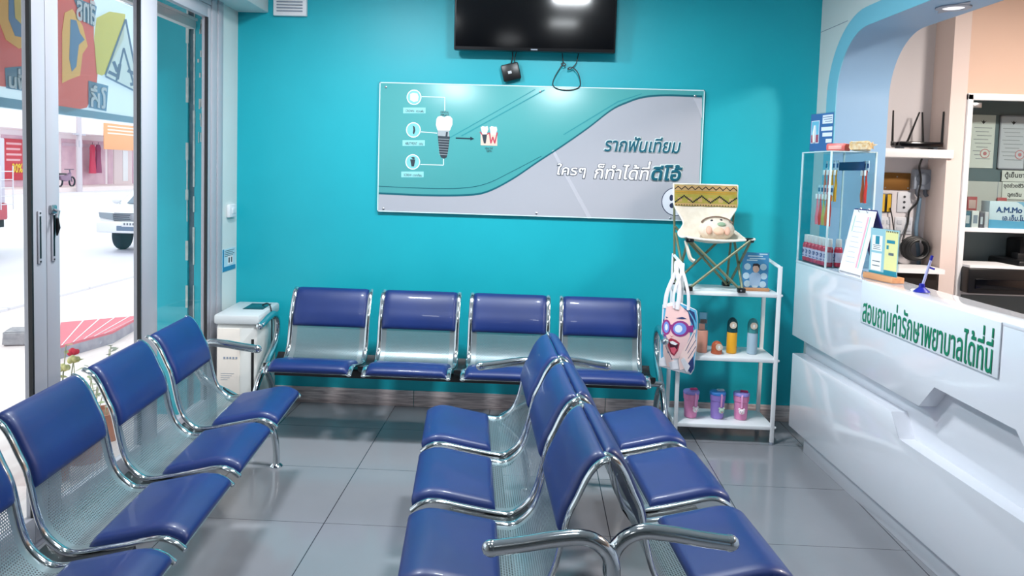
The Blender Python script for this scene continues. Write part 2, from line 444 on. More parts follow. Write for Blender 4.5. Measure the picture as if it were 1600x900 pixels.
# staff side: niche, pier, cabinet alcove
struct(MB().box((1.98, 5.02, 0), (2.49, 5.12, 2.75)).obj('wall_niche', noisy('niche_paint', (206, 202, 206), (210, 206, 210), 2., .55)))
b = MB()
b.box((2.575, 4.80, 2.045), (5.2, 5.12, 2.75)).box((2.575, 5.10, 0), (5.2, 5.14, 2.05))
struct(b.obj('wall_staff', peach))
struct(MB().box((2.478, 4.80, 0), (2.575, 5.12, 2.75)).obj('wall_pier', noisy('low_glow_paint', (226, 208, 202), (229, 212, 206), 2., .55)))  # paler copy of the staff wall colour, with less warm glow in it
struct(MB().box((1.69, 4.80, 0), (1.98, 5.12, 2.75)).obj('wall_end', white_paint))

# ---------------------------------------------------------------- waiting benches
PROF = spline([(0, 0, .396), (.03, 0, .418), (.075, 0, .427), (.17, 0, .408), (.27, 0, .389), (.32, 0, .386), (.352, 0, .402), (.385, 0, .436), (.405, 0, .482), (.418, 0, .535), (.436, 0, .618), (.458, 0, .668), (.480, 0, .717), (.500, 0, .748), (.518, 0, .763), (.534, 0, .770)], 5)
PROF = [(p.x, p.z) for p in PROF]
PL = [0]
for i in range(1, len(PROF)): PL.append(PL[-1]+math.dist(PROF[i], PROF[i-1]))
def prof_at(l):
    l = max(0, min(PL[-1], l))
    for i in range(1, len(PL)):
        if l <= PL[i]:
            t = (l-PL[i-1])/(PL[i]-PL[i-1]); a, c = PROF[i-1], PROF[i]
            n = (-(c[1]-a[1]), c[0]-a[0]); k = math.hypot(*n)
            return (a[0]+(c[0]-a[0])*t, a[1]+(c[1]-a[1])*t), (n[0]/k, n[1]/k)
def l_of_u(u): 
    for i in range(1, len(PROF)):
        if PROF[i][0] >= u: return PL[i-1]+(PL[i]-PL[i-1])*(u-PROF[i-1][0])/(PROF[i][0]-PROF[i-1][0])
    return PL[-1]
LS, LB = l_of_u(.272), l_of_u(.424)           # where the seat pad ends and the back pad starts
SW, PITCH_S = .474, .527
def seat_shell(parent, x0):
    vs, fs, uv = [], [], []
    N_ = 44; xs = [x0+.014, x0+SW/2, x0+SW-.014]
    for i in range(N_+1):
        l = (PL[-1]-.016)*i/N_; (y, z), n = prof_at(l)
        for x in xs: vs.append((x, y, z)); uv.append((x-x0-SW/2, l))
    for i in range(N_):
        for k in range(2): a = i*3+k; fs.append((a, a+1, a+4, a+3))
    me = bpy.data.meshes.new('seat'); me.from_pydata(vs, [], fs); lay = me.uv_layers.new(name='UVMap')
    for lp in me.loops: lay.data[lp.index].uv = uv[lp.vertex_index]
    me.materials.append(perf_m)
    return link('seat', me, parent, ang=60)
def cushion(name, parent, x0, l0, l1, th, over=False):
    NL, NX = 26, 14; g = []
    ins = .024
    for i in range(NL+1):
        s = i/NL; s = .5-.5*math.cos(s*math.pi) ; l = l0+(l1-l0)*s; (y, z), n = prof_at(l); row = []
        for k in range(NX+1):
            t = .5-.5*math.cos(k/NX*math.pi); x = x0+ins+(SW-2*ins)*t
            ex = min(t, 1-t)*(SW-2*ins); el = min(l-l0, l1-l)
            h = th*math.sqrt(max(0, 1-(1-min(1, ex/.022))**2))*math.sqrt(max(0, 1-(1-min(1, el/.022))**2))
            h = h*(.82+.18*math.sin(math.pi*t)*math.sin(math.pi*s))+.003
            row.append((x, y+n[0]*h, z+n[1]*h))
        g.append(row)
    vs = [v for r in g for v in r]; W1 = NX+1
    fs = [(i*W1+k, i*W1+k+1, (i+1)*W1+k+1, (i+1)*W1+k) for i in range(NL) for k in range(NX)]
    n0 = len(vs)                                   # flat underside of the pad
    for i in range(NL+1):
        l = l0+(l1-l0)*(.5-.5*math.cos(i/NL*math.pi)); (y, z), n = prof_at(l)
        for x in (x0+ins, x0+SW-ins): vs.append((x, y-n[0]*.004, z-n[1]*.004))
    for i in range(NL):
        a = n0+i*2; fs.append((a, a+2, a+3, a+1))
        fs.append((i*W1, (i+1)*W1, a+2, a)); fs.append((i*W1+NX, a+1, a+3, (i+1)*W1+NX))
    fs.append(tuple([n0, n0+1]+[NX-k for k in range(NX+1)])); e = NL*W1
    fs.append(tuple([n0+2*NL+1, n0+2*NL]+[e+k for k in range(NX+1)]))
    b = MB(); b.add(vs, fs); bmesh.ops.recalc_face_normals(b.bm, faces=b.bm.faces[:])
    return b.obj(name, leather, parent, ang=50)
ARM = spline([(0, .30, .325), (0, .37, .366), (0, .44, .402), (0, .503, .450), (0, .532, .515), (0, .520, .580), (0, .468, .618), (0, .39, .615), (0, .31, .602), (0, .235, .592)], 5)
def bench(name, n, label, loc, rz, group=None, arms=(True, True)):
    root = thing(name, label, 'bench', loc, rz, group)
    L = (n-1)*PITCH_S+SW
    MB().box((-.02, .235, .315), (L+.02, .315, .362), .004).obj('beam', black_pl, root)
    for a_, c_ in ((-.105, .0), (L, L+.105)): MB().tube([(a_, .295, .335), (c_, .295, .335)], .017, 12).obj('end_tube', chrome, root)
    for i in range(n):
        x0 = i*PITCH_S
        st = seat_shell(root, x0)
        cushion('seat_cushion', st, x0, .004, LS, .026)
        cushion('back_cushion', st, x0, LB, PL[-1]-.004, .018)
        for x in (x0+.012, x0+SW-.012):
            b = MB(); pts = [(x, p[0]-.001, p[1]) for p in PROF]
            b.tube(pts, .0078, 12, flat=1.8, up=(1, 0, 0)); b.ball(pts[0], .0078, 10, sc=(1.8, 1, 1)); b.ball(pts[-1], .0078, 10, sc=(1.8, 1, 1))
            b.obj('side_rail', chrome, st)
    # black cast brackets that carry the rails
    i0, i1 = l_of_u(.13), l_of_u(.372)
    for i in range(n+1):
        xc = -.022 if i == 0 else L+.022 if i == n else i*PITCH_S-(PITCH_S-SW)/2
        b = MB(); top, bot = [], []
        for k in range(17):
            (y, z), nn = prof_at(i0+(i1-i0)*k/16); d = .030*math.sin(math.pi*min(1, (k+1.5)/17))+.008
            top.append((y-nn[0]*.004, z-nn[1]*.004)); bot.append((y-nn[0]*(.006+d), z-nn[1]*(.006+d)))
        b.prism(top+bot[::-1], (xc-.022, 0, 0), (0, 1, 0), (0, 0, 1), (1, 0, 0), .044)
        b.box((xc-.020, .25, .345), (xc+.020, .31, .372), .003)
        b.mat(1).ball((xc, .355, .388), .007, 8)
        b.obj('bracket', [black_pl, steel], root)
    for e, x in enumerate((-.105, L+.105)):
        lg = MB()
        for sgn, f in ((1, .13), (-1, .49)):
            lg.tube(spline([(x, .30, .325), (x, .30-sgn*.05, .300), (x, .30-sgn*.105, .250), (x, .30-sgn*.145, .185), (x, .30-sgn*.163, .10), (x, .30-sgn*.165, .012)], 5), .017, 12)
        lo = lg.obj('leg', chrome, root)
        for sgn in (1, -1):
            MB().lathe([(.004, 0), (.030, 0), (.031, .006), (.026, .012), (.016, .020), (.006, .022)], 18, (x, .30-sgn*.165, 0)).obj('foot', chrome, lo)
        if arms[e]:
            b = MB(); pts = [(x, p[1], p[2]) for p in ARM]
            b.tube(pts, .0195, 14, up=(1, 0, 0)); b.ball(pts[-1], .021, 12, sc=(1, 1.15, 1))
            b.obj('armrest', chrome, root)
    return root
TH5 = R(5); DV = Vector((-math.sin(TH5), math.cos(TH5), 0)); NV = Vector((math.cos(TH5), math.sin(TH5), 0))
bench('waiting_bench', 4, 'four-seat blue bench with chrome arms set against the teal wall below the sign board', (-1.425, 4.0, 0), 0)
bench('waiting_bench', 4, 'four-seat blue bench standing along the glass sliding doors', NV*-.787+DV*1.645, R(95))
bench('waiting_bench', 3, 'three-seat blue bench in the middle facing the glass doors, backed onto another bench', NV*-.159+DV*3.44, R(-85))
bench('waiting_bench', 3, 'three-seat blue bench in the middle facing the white counter, backed onto another bench', NV*.907+DV*1.945, R(95))

# ---------------------------------------------------------------- on the teal wall
tv = thing('television', 'black flat television mounted high on the teal wall', 'television', (-.04, WY, 2.22))
TM = Matrix.Translation((0, -.10, 0)) @ Matrix.Rotation(R(2.5), 4, 'X')
MB().box((-.482, -.012, 0), (.482, .045, .56), .006, M=TM).obj('bezel', black_pl, tv)
MB().box((-.472, -.0145, .022), (.472, -.012, .552), M=TM).obj('screen', mat('tv_screen', (3, 4, 8), .10), tv)
MB().box((-.2, .02, .12), (.2, .098, .42), .01).obj('wall_mount', dark_metal, tv)
MB().box((-.02, -.0150, .007), (.02, -.012, .014), M=TM).obj('brand_plate', grey_pl, tv)
sb = thing('streaming_box', 'small black streaming box hanging on its cables under the television', 'box', (-.178, WY-.03, 2.105))
SM = Matrix.Rotation(R(-14), 4, 'Y')
MB().box((-.055, -.014, -.052), (.055, .014, .052), .010, M=SM).obj('case', black_pl, sb)
MB().box((-.018, -.0150, -.010), (.004, -.0140, .006), M=SM).obj('badge', mat('pale_print', (190, 195, 200), .5), sb)
MB().tube(spline([(.0, 0, .05), (.008, -.005, .085), (.006, -.005, .12)], 5), .004, 6).tube(spline([(.02, 0, .05), (.022, 0, .09), (.03, -.005, .12)], 5), .003, 6).obj('cable', cable_m, sb)
cb = MB()
P = [(878, 88), (880, 96), (884, 101), (880, 103), (877, 100), (881, 98), (874, 108), (866, 122), (864, 133), (872, 139), (888, 141), (902, 138), (907, 131), (904, 116), (897, 107), (891, 105), (887, 108), (891, 108), (897, 103), (901, 97), (904, 89)]
pts = [at(x, y, Y=WY-.028) for x, y in P]; pts[0].z += .03; pts[-1].z += .03
cb.tube(spline(pts, 4), .0032, 6)
tag(cb.obj('power_cord', cable_m), 'thin black cord hanging in a loop below the television', 'cord')
v = thing('air_vent', 'white louvred air vent high on the teal wall by the ceiling beam', 'vent', (-1.547, WY, 2.515))
MB().prism([(-.103, -.10), (.103, -.10), (.103, .10), (-.103, .10)], (0, -.03, 0), (1, 0, 0), (0, 0, 1), (0, 1, 0), .03, bev=.004).obj('housing', white_mat, v)
for k in range(9):
    z = -.075+k*.0185
    MB().box((-.08, -.038, z), (.08, -.029, z+.006), .001).obj('louvre', grey_pl, v)

# sign board: 2.0 x 0.8 m printed panel on six screws
pn = thing('sign_board', 'wide teal and silver dental implant sign board screwed to the teal wall', 'sign', (0, WY, 0))
PY = WY-.022
def pp(x, y, off=0): q = at(x, y, Y=PY); return (q.x, q.z)
x0, x1, z0, z1 = -.985, 1.0, 1.228, 2.026
board_t = mat('printed_teal', (78, 166, 168), .3); silver = mat('printed_silver', (184, 186, 195), .25, .1)
MB().box((x0, -.022, z0), (x1, -.006, z1), .002).obj('board', board_t, pn)
def flat(name, polys, m, off, parent=pn, y=-.022):
    for pi_, p in enumerate(polys):
        b = MB(); b.prism(p, (0, y-off-pi_*.00004, 0), (1, 0, 0), (0, 0, 1), (0, 1, 0), .0006); b.obj(name, m, parent, ang=0)
up = [(592, 303), (660, 306), (724, 306), (760, 301), (800, 281), (840, 254), (880, 228), (920, 200), (955, 173), (980, 161), (1005, 153), (1040, 150), (1097, 152)]
sp = [(q.x, q.y) for q in spline([(*pp(*a), 0) for a in up], 5)]
sp = [(min(max(a, x0+.006), x1-.006), c) for a, c in sp]
flat('silver_field', [sp+[(x1-.006, z0+.006), (x0+.006, z0+.006)]], silver, .0008)
def band(path, w0): return [(a, c-w0/2) for a, c in path]+[(a, c+w0/2) for a, c in path[::-1]]
flat('wave_line', [band([(a, c+.004) for a, c in sp], .012)], mat('print_dark_teal', (14, 98, 112), .35), .0012)
lo_ = [(592, 291), (660, 294), (720, 294), (760, 287), (800, 268), (846, 244)]
sp2 = [(q.x, q.y) for q in spline([(*pp(*a), 0) for a in lo_], 5)]; sp2[0] = (x0+.006, sp2[0][1])
flat('wave_line', [band(sp2, .004)], MATS['print_dark_teal'], .0009)
pale = mat('print_pale', (222, 238, 240), .4); streak = mat('print_streak', (196, 197, 206), .3, .1)
flat('light_streak', [[pp(862, 236), pp(866, 234), pp(925, 341), pp(918, 341)], [pp(1083, 153), pp(1097, 155), pp(1097, 185), pp(1092, 172)]], streak, .00105)
q = [[pp(720, 212), pp(850, 140), pp(852, 141), pp(722, 213)], [pp(700, 216), pp(836, 139), pp(837, 140), pp(701, 217)], [pp(880, 210), pp(965, 158), pp(1003, 146), pp(1003, 147), pp(966, 160), pp(881, 211)]]
flat('hairline', q, mat('print_mid_teal', (44, 150, 158), .4), .0009)
b = MB()
for (a, c, d, e) in ((x0, z1-.006, x1, z1), (x0, z0, x1, z0+.006), (x0, z0, x0+.006, z1), (x1-.006, z0, x1, z1)): b.box((a, -.0232, c), (d, -.005, e))
b.obj('edge_trim', mat('pale_acrylic_edge', (214, 240, 244), .2), pn)
for sx_, sy_ in ((603, 136), (844, 143), (1086, 150), (599, 326), (838, 333), (1047, 341)):
    a, c = pp(sx_, sy_); MB().lathe([(.002, 0), (.007, 0), (.007, .004), (.004, .006)], 12, M=Matrix.Translation((a, -.022, c)) @ Matrix.Rotation(R(90), 4, 'X')).obj('screw', steel, pn)
# diagram: three round icons, implant, arrow, healthy teeth
dk = mat('print_charcoal', (52, 62, 72), .4); wh = mat('print_white', (244, 246, 248), .4); pinkp = mat('print_gum', (196, 70, 90), .4); gr = mat('print_grey', (168, 176, 182), .4)
ov = lambda cx, cy, rx, ry, n=24: [pp(cx+rx*math.cos(2*math.pi*i/n), cy+ry*math.sin(2*math.pi*i/n)) for i in range(n)]
flat('icon_ring', [ov(647, 152, 11.5, 12), ov(646, 203, 11.5, 12), ov(645, 253, 11.5, 12)], wh, .0010)
flat('icon_disc', [ov(647, 152, 10, 10.5), ov(646, 203, 10, 10.5), ov(645, 253, 10, 10.5)], mat('print_icon_teal', (128, 206, 208), .4), .0014)
flat('icon_tooth', [[pp(641, 147), pp(645, 145), pp(652, 146), pp(654, 151), pp(653, 158), pp(646, 159), pp(641, 156)]], wh, .0018)
flat('icon_abutment', [[pp(645, 196), pp(648, 198), pp(649, 204), pp(647, 210), pp(645, 208), pp(646, 202)]], dk, .0018)
flat('icon_screw', [[pp(641, 249), pp(649, 249), pp(647, 260), pp(643, 260)], [pp(642, 246), pp(646, 245), pp(649, 247), pp(646, 249)]], dk, .0018)
ln = []
def hl(x_0, y_0, x_1, y_1, w=.7):
    dx, dy = x_1-x_0, y_1-y_0; k = math.hypot(dx, dy); nx, ny = -dy/k*w, dx/k*w
    return [pp(x_0+nx, y_0+ny), pp(x_1+nx, y_1+ny), pp(x_1-nx, y_1-ny), pp(x_0-nx, y_0-ny)]
ln += [hl(659, 151, 695, 152), hl(695, 152, 695, 173), hl(658, 206, 683, 208), hl(657, 257, 693, 258), hl(693, 258, 693, 248)]
flat('leader_line', ln, pale, .0010)
flat('caption_plate', [[pp(x-18, y-4), pp(x+17, y-4), pp(x+17, y+5), pp(x-18, y+5)] for x, y in ((648, 172), (647, 223), (645, 272))], mat('print_caption', (150, 218, 220), .4), .0010)
for s_, x, y in (('CROWN : ครอบฟัน', 648, 175.5), ('ABUTMENT : แกน', 647, 226.5), ('SCREW : รากเทียม', 645, 275.5)):
    a, c = pp(x, y); text_mesh('caption', s_, dk, width=.112, height=.017, parent=pn, o=(a, -.022, c), lift=.002, anchor='c')
for s_, x, y in (('DENTAL', 695, 177), ('IMPLANT', 695, 181.5), ('HEALTHY', 764, 233.5), ('TEETH', 764, 238)):
    a, c = pp(x, y); text_mesh('caption', s_, dk, width=.05 if s_ != 'TEETH' else .034, height=.013, parent=pn, o=(a, -.022, c), lift=.002, anchor='c')
crown = [(682, 186), (684, 182.5), (689, 181), (694, 183), (699, 181), (704, 182), (707, 186), (707, 194), (703, 204), (683.5, 203.5), (681, 195)]
flat('implant_crown', [[pp(*a) for a in crown]], wh, .0018)
flat('implant_neck', [[pp(684, 203), pp(702, 204), pp(702, 214), pp(684, 213)]], gr, .0014)
flat('implant_neck', [[pp(697, 206), pp(700, 206), pp(699, 214), pp(696, 214)]], dk, .0018)
flat('implant_screw', [[pp(684, 212), pp(703, 213.5), pp(700, 237), pp(698, 246), pp(694, 248), pp(689, 246), pp(686.5, 238)]], dk, .0016)
flat('thread', [hl(685+.12*k, 217+4*k, 702-.4*k, 218+4*k, .35) for k in range(7)], gr, .0020)
flat('arrow', [hl(712, 215.8, 736, 216.6, 1.1), [pp(735, 213.5), pp(741, 216.8), pp(735, 219.5)]], mat('print_navy', (18, 44, 62), .4), .0014)
flat('gum', [[pp(751, 208), pp(777, 208.5), pp(777, 228), pp(751, 227)]], mat('print_skin', (226, 206, 190), .4), .0012)
flat('tooth', [[pp(a, c) for a, c in t_] for t_ in ([(751, 199), (754, 197), (758, 198), (762, 197), (763, 202), (760, 210), (754, 210)], [(765, 199), (768, 197), (772, 198), (776, 198), (777, 203), (774, 211), (767, 210)])], wh, .0018)
flat('implant_screw', [[pp(753, 210), pp(761, 210), pp(759, 224), pp(756, 224)]], dk, .0018)
flat('root', [hl(765, 208, 767, 224, 1), hl(767, 224, 770, 214, 1), hl(770, 214, 773, 224, 1), hl(773, 224, 777, 207, 1), hl(750, 206, 754, 211, .8), hl(761, 210, 765, 207, .8)], pinkp, .0021)
# Thai headline
gr2 = mat('print_outline_grey', (104, 108, 122), .4)
dteal = mat('print_headline', (10, 92, 112), .4)
def headline(s_, xa, xb, ya, yb, m, mo, bold, boldo):
    a, c = pp(xa, yb); d, e = pp(xb, ya); k = dict(parent=pn, o=(a, -.022, c), shear=.16)
    sh_ = .16*(e-c)
    text_mesh('headline_outline', s_, mo, d-a-sh_, e-c, boldo, lift=.0022, **k)
    text_mesh('headline', s_, m, d-a-sh_, e-c, bold, lift=.0045, **k)
headline('รากฟันเทียม', 944, 1065, 216, 236, dteal, pale, .0016, .006)
headline('ใครๆ', 868, 917, 257, 277, wh, gr2, .0018, .0046)
headline('ก็ทำได้ที่', 928, 1017, 253, 279, wh, gr2, .0018, .0046)
headline('ดีโอ้', 1017, 1066, 259, 281, dteal, pale, .0045, .010)
a, c = pp(1056, 315)
flat('logo_ring', [circ(a, c, .088, 36)], mat('print_navy_2', (40, 52, 84), .4), .0010); flat('logo_disc', [circ(a, c, .083, 36)], mat('print_logo_white', (226, 230, 240), .4), .0014)
flat('logo_mark', [circ(a-.028, c+.022, .012, 12, .02), circ(a-.022, c-.025, .016, 12)], MATS['print_navy_2'], .0018)

# left pier: switch and leaflet
s_ = thing('wall_socket', 'small white socket box on the white pier beside the teal wall', 'socket', (LX, 4.672, 1.21))
MB().box((0, -.055, -.04), (.022, .055, .04), .006).obj('box', white_mat, s_); MB().box((.021, -.02, -.018), (.025, .02, .018), .002).obj('rocker', white_mat, s_)
pz = thing('leaflet', 'pale blue leaflet stuck on the white pier above the air purifier', 'poster', (LX, 4.66, .91))
MB().box((0, -.10, -.068), (.002, .10, .068)).obj('sheet', mat('leaflet_blue', (186, 220, 232), .5), pz)
b = MB()
b.box((.002, -.10, -.068), (.0028, .10, -.04)).box((.002, -.10, -.04), (.0028, -.078, .068))
b.obj('border_print', mat('leaflet_dark', (46, 134, 176), .5), pz)
b = MB(); b.box((.002, -.02, -.03), (.0028, .06, .025)); b.obj('picture_print', paper, pz)
b = MB()
for k in range(4): b.box((.002, -.07, .055-.011*k), (.0028, .08-.02*(k % 2), .058-.011*k))
b.box((.0028, -.01, -.02), (.0034, .008, .012)).box((.0028, .03, -.02), (.0034, .045, .012)); b.obj('text_lines', ink, pz)

# air purifier in the corner
ap = thing('air_purifier', 'white air purifier standing in the corner beside the bench', 'air purifier', (-1.70, 4.50, 0), R(4))
body = mat('purifier_white', (222, 222, 218), .35)
MB().box((-.115, -.205, .03), (.115, .215, .585), .02, 3).obj('body', body, ap)
MB().prism([(-.125, -.22), (.13, -.22), (.13, .23), (-.125, .23)], (0, 0, .585), (1, 0, 0), (0, 1, 0), (0, 0, 1), .055, bev=.012).obj('lid', mat('purifier_lid', (206, 210, 212), .3), ap)
MB().box((-.02, -.03, .638), (.10, .16, .643), .002).obj('control_panel', mat('purifier_panel', (26, 66, 74), .2), ap)
MB().box((-.108, -.212, .10), (.02, -.203, .56), .003).obj('front_panel', mat('purifier_cream', (232, 222, 212), .4), ap)
MB().box((.085, -.209, .06), (.10, -.203, .50), .001).obj('seam_strip', black_pl, ap)
b = MB()
for k in range(5): b.box((-.07+.017*k, -.2135, .385), (-.06+.017*k, -.2115, .397))
for k in range(4): b.box((-.085, -.2135, .30-.012*k), (-.01-.012*k, -.2115, .302-.012*k))
b.obj('print', grey_pl, ap)
for x in (-.09, .09):
    for y in (-.17, .18): MB().lathe([(.014, 0), (.016, .004), (.016, .03)], 12, (x, y, 0)).obj('foot', black_pl, ap)
MB().tube(spline([(.06, .10, .644), (.10, .06, .662), (.128, .03, .645), (.142, .01, .56), (.144, .0, .40)], 6), .004, 6).obj('power_cord', cable_m, ap)
# ---------------------------------------------------------------- white shelf unit
sh = thing('shelf_unit', 'white metal three-tier shelf unit standing against the teal wall', 'shelf', (.82, 4.335, 0))
W_, D_ = .565, .30
for x in (0, W_-.022):
    MB().box((x, 0, .012), (x+.022, .018, 1.015), .003).obj('post', white_metal, sh)
    MB().box((x, D_-.018, .012), (x+.022, D_, 1.04), .003).obj('post', white_metal, sh)
    b = MB(); b.tube([(x+.011, .009, 1.007), (x+.011, D_-.009, 1.032)], .0115, 4); b.obj('end_rail', white_metal, sh)
    for z in (.105, .49, .86): MB().box((x+.003, .018, z-.03), (x+.019, D_-.018, z-.008), .002).obj('side_rail', white_metal, sh)
    for y in (.009, D_-.009): MB().lathe([(.012, 0), (.013, .004), (.011, .014)], 10, (x+.011, y, 0)).obj('foot_cap', grey_pl, sh)
for z in (.105, .49, .86):
    MB().box((.004, .002, z-.022), (W_-.004, D_-.002, z), .003).obj('deck', white_metal, sh)
for z in (.097, .48, .85):
    MB().ball((W_+.004, .009, z), .008, 8).obj('knob', white_metal, sh)
tokeep = 0
# flasks on the middle deck
def flask(name, label, x, y, body, cap, badge, h=.208, low=False):
    r = .029
    t = thing(name, label, 'flask', (x, y, .49), 0, 'flasks on the middle deck')
    hb = .124 if not low else .012
    if not low: MB().lathe([(r-.004, 0), (r, .004), (r, hb-.003), (r-.002, hb)], 24).obj('body', body, t)
    else: MB().lathe([(r, 0), (r+.002, .003), (r+.002, hb)], 24).obj('body', cap, t)
    hc = h-hb if not low else .062
    prof = [(r+.0005, hb)]+[(r+.0005, hb+hc*.5)]+[((r+.0005)*math.cos(R(a)), hb+hc*.5+hc*.5*math.sin(R(a))) for a in (15, 30, 45, 60, 75, 88)]
    MB().lathe(prof, 24).obj('cap', cap, t)
    M = Matrix.Translation((.006 if low else -.003, -r-.0, hb+hc*.52)) @ Matrix.Rotation(R(90), 4, 'X')
    bd = MB().lathe([(.001, 0), (.0215, 0), (.0215, .002), (.001, .0025)], 20, M=M).obj('round_badge', badge, t)
    b = MB().lathe([(.0005, .0026), (.0200, .0026), (.0200, .0034), (.0005, .0034)], 20, M=M); b.obj('badge_face', mat('badge_silver', (226, 206, 184), .4), bd)
    b = MB(); b.prism([(-.007, -.008), (.007, -.008), (.004, 0), (.006, .005), (0, .009), (-.006, .005), (-.004, 0)], (M.translation.x, M.translation.y-.0037, M.translation.z), (1, 0, 0), (0, 0, 1), (0, -1, 0), .0004)
    b.obj('badge_mark', mat('badge_white', (250, 248, 246), .5), bd)
    return t
peachm = mat('flask_peach', (226, 156, 134), .4); orng = mat('flask_rust', (196, 98, 62), .4); yel = mat('flask_yellow', (238, 170, 36), .4); dkt = mat('flask_dark_teal', (10, 66, 72), .4)
pbl = mat('flask_pale_blue', (160, 184, 200), .4); sea = mat('flask_sea_green', (62, 140, 144), .4)
f0 = thing('flask', 'peach bottle with a clear wrapped pack on top, beside the tote bag', 'flask', (.985, 4.46, .49), 0, 'flasks on the middle deck')
MB().lathe([(.027, 0), (.031, .004), (.031, .124), (.029, .127)], 24).obj('body', peachm, f0)
pk = MB().box((-.026, -.016, .1275), (.026, .016, .235), .004).obj('wrapped_pack', clear_mat('clear_film', (236, 244, 248), 1., ior=1.5), f0)
b = MB(); b.box((-.022, -.006, .130), (.012, .006, .165), .003); b.mat(1).box((-.015, -.006, .167), (.022, .006, .190), .003); b.mat(2).box((-.02, -.006, .193), (.018, .006, .229), .002)
b.obj('pack_contents', [peachm, mat('pack_brown', (120, 92, 84), .5), mat('pack_blue', (150, 204, 224), .5)], pk)
flask('domed_cup', 'rust orange domed cup standing low on the middle deck', 1.064, 4.43, orng, orng, orng, low=True)
flask('flask', 'yellow flask with a dark teal domed cap', 1.155, 4.46, yel, dkt, dkt)
flask('flask', 'pale blue flask with a sea green domed cap', 1.272, 4.46, pbl, sea, sea)
# tumblers on the bottom deck
def tumbler(label, x, y, rz, body, lid, strap, charm):
    t = thing('tumbler', label, 'cup', (x, y, .105), rz, 'tumblers on the bottom deck')
    MB().lathe([(.030, 0), (.035, .003), (.037, .02), (.040, .105), (.0435, .108), (.045, .138), (.043, .140)], 28).obj('body', body, t)
    l = MB().lathe([(.044, .1395), (.0465, .141), (.0465, .152), (.043, .157), (.012, .160), (.004, .160)], 28).obj('lid', lid, t)
    MB().box((-.008, -.012, .1575), (.036, .010, .170), .005).obj('spout', strap, l)
    b = MB(); b.tube([(.006, -.044, .150), (.006, -.0495, .142), (.006, -.047, .11), (.006, -.0445, .075)], .0052, 8, flat=.5)
    s = b.obj('strap', mat('strap_pink', (240, 170, 214), .5), t)
    b = MB(); b.ball((.006, -.052, .056), .017, 14, sc=(1, .55, .9))
    for k in (-1, 1): b.ball((.006+k*.012, -.052, .070), .007, 8, sc=(1, .6, 1))
    b.mat(1)
    for k in (-1, 1): b.ball((.006+k*.006, -.0612, .058), .0022, 6)
    b.mat(2).ball((.006, -.0612, .051), .003, 6)
    b.obj('charm', [charm, ink, mat('charm_pink', (226, 90, 130), .5)], s)
pkb = mat('tumbler_pink', (226, 142, 186), .3); prl = mat('tumbler_purple', (158, 132, 210), .3); vio = mat('tumbler_violet', (150, 140, 214), .3); blu = mat('tumbler_blue', (60, 130, 206), .3); crs = mat('tumbler_crimson', (190, 60, 110), .35)
chw = mat('charm_white', (244, 232, 236), .5); chg = mat('charm_mint', (190, 214, 196), .5)
tumbler('pink tumbler with a crimson spout, beside the tote bag on the bottom deck', .937, 4.46, R(14), pkb, vio, crs, chw)
tumbler('purple tumbler with a bright blue lid between two pink tumblers', 1.090, 4.46, R(8), prl, blu, mat('tumbler_grey', (170, 184, 200), .3), chg)
tumbler('pink tumbler with a violet lid nearest the counter end of the bottom deck', 1.226, 4.46, R(-16), pkb, vio, crs, chw)
# flyer holder on the top deck
fh = thing('flyer_stand', 'clear stand with a blue clinic flyer on the top deck beside the folding chair', 'sign', (1.262, 4.44, .86))
MB().box((-.082, -.022, 0), (.082, .022, .018), .003).obj('wooden_base', wood_l, fh)
MB().box((-.077, -.003, .012), (.077, .003, .222)).obj('acrylic_sheet', acryl, fh)
MB().box((-.074, -.0045, .018), (.074, -.0035, .219)).obj('flyer', mat('flyer_blue', (70, 146, 196), .4), fh)
b = MB(); cl = lambda x, z, r: b.prism(circ(x, z, r, 18), (0, -.0052, 0), (1, 0, 0), (0, 0, 1), (0, 1, 0), .0006)
for x, z in ((-.045, .138), (.045, .138), (-.05, .085), (.05, .085), (-.042, .04), (.046, .038), (.002, .034)): cl(x, z, .019)
b.obj('round_print', mat('flyer_pale', (198, 226, 240), .4), fh)
b = MB(); O_ = (0, -.0056, 0); a3 = ((1, 0, 0), (0, 0, 1), (0, 1, 0), .0004)
b.prism([(-.028, .03), (.028, .03), (.036, .09), (.018, .105), (-.016, .105), (-.034, .088)], O_, *a3)
b.mat(1).prism(circ(.004, .128, .019, 16, .024), O_, *a3); b.mat(2).prism([(-.017, .135), (-.012, .156), (.012, .158), (.024, .148), (.023, .128), (.012, .144), (-.008, .143)], (0, -.0060, 0), *a3)
b.obj('portrait_print', [mat('flyer_shirt', (170, 200, 228), .5), mat('flyer_skin', (224, 184, 162), .5), mat('flyer_hair', (44, 36, 44), .5)], fh)
b = MB()
for k, (x, z, w_) in enumerate(((-.045, .196, .085), (-.035, .182, .09), (-.05, .172, .06), (.02, .208, .045))): b.prism([(x, z), (x+w_, z), (x+w_, z+.006), (x, z+.006)], (0, -.0052, 0), *a3)
b.obj('text_lines', mat('flyer_text', (206, 230, 240), .5), fh)

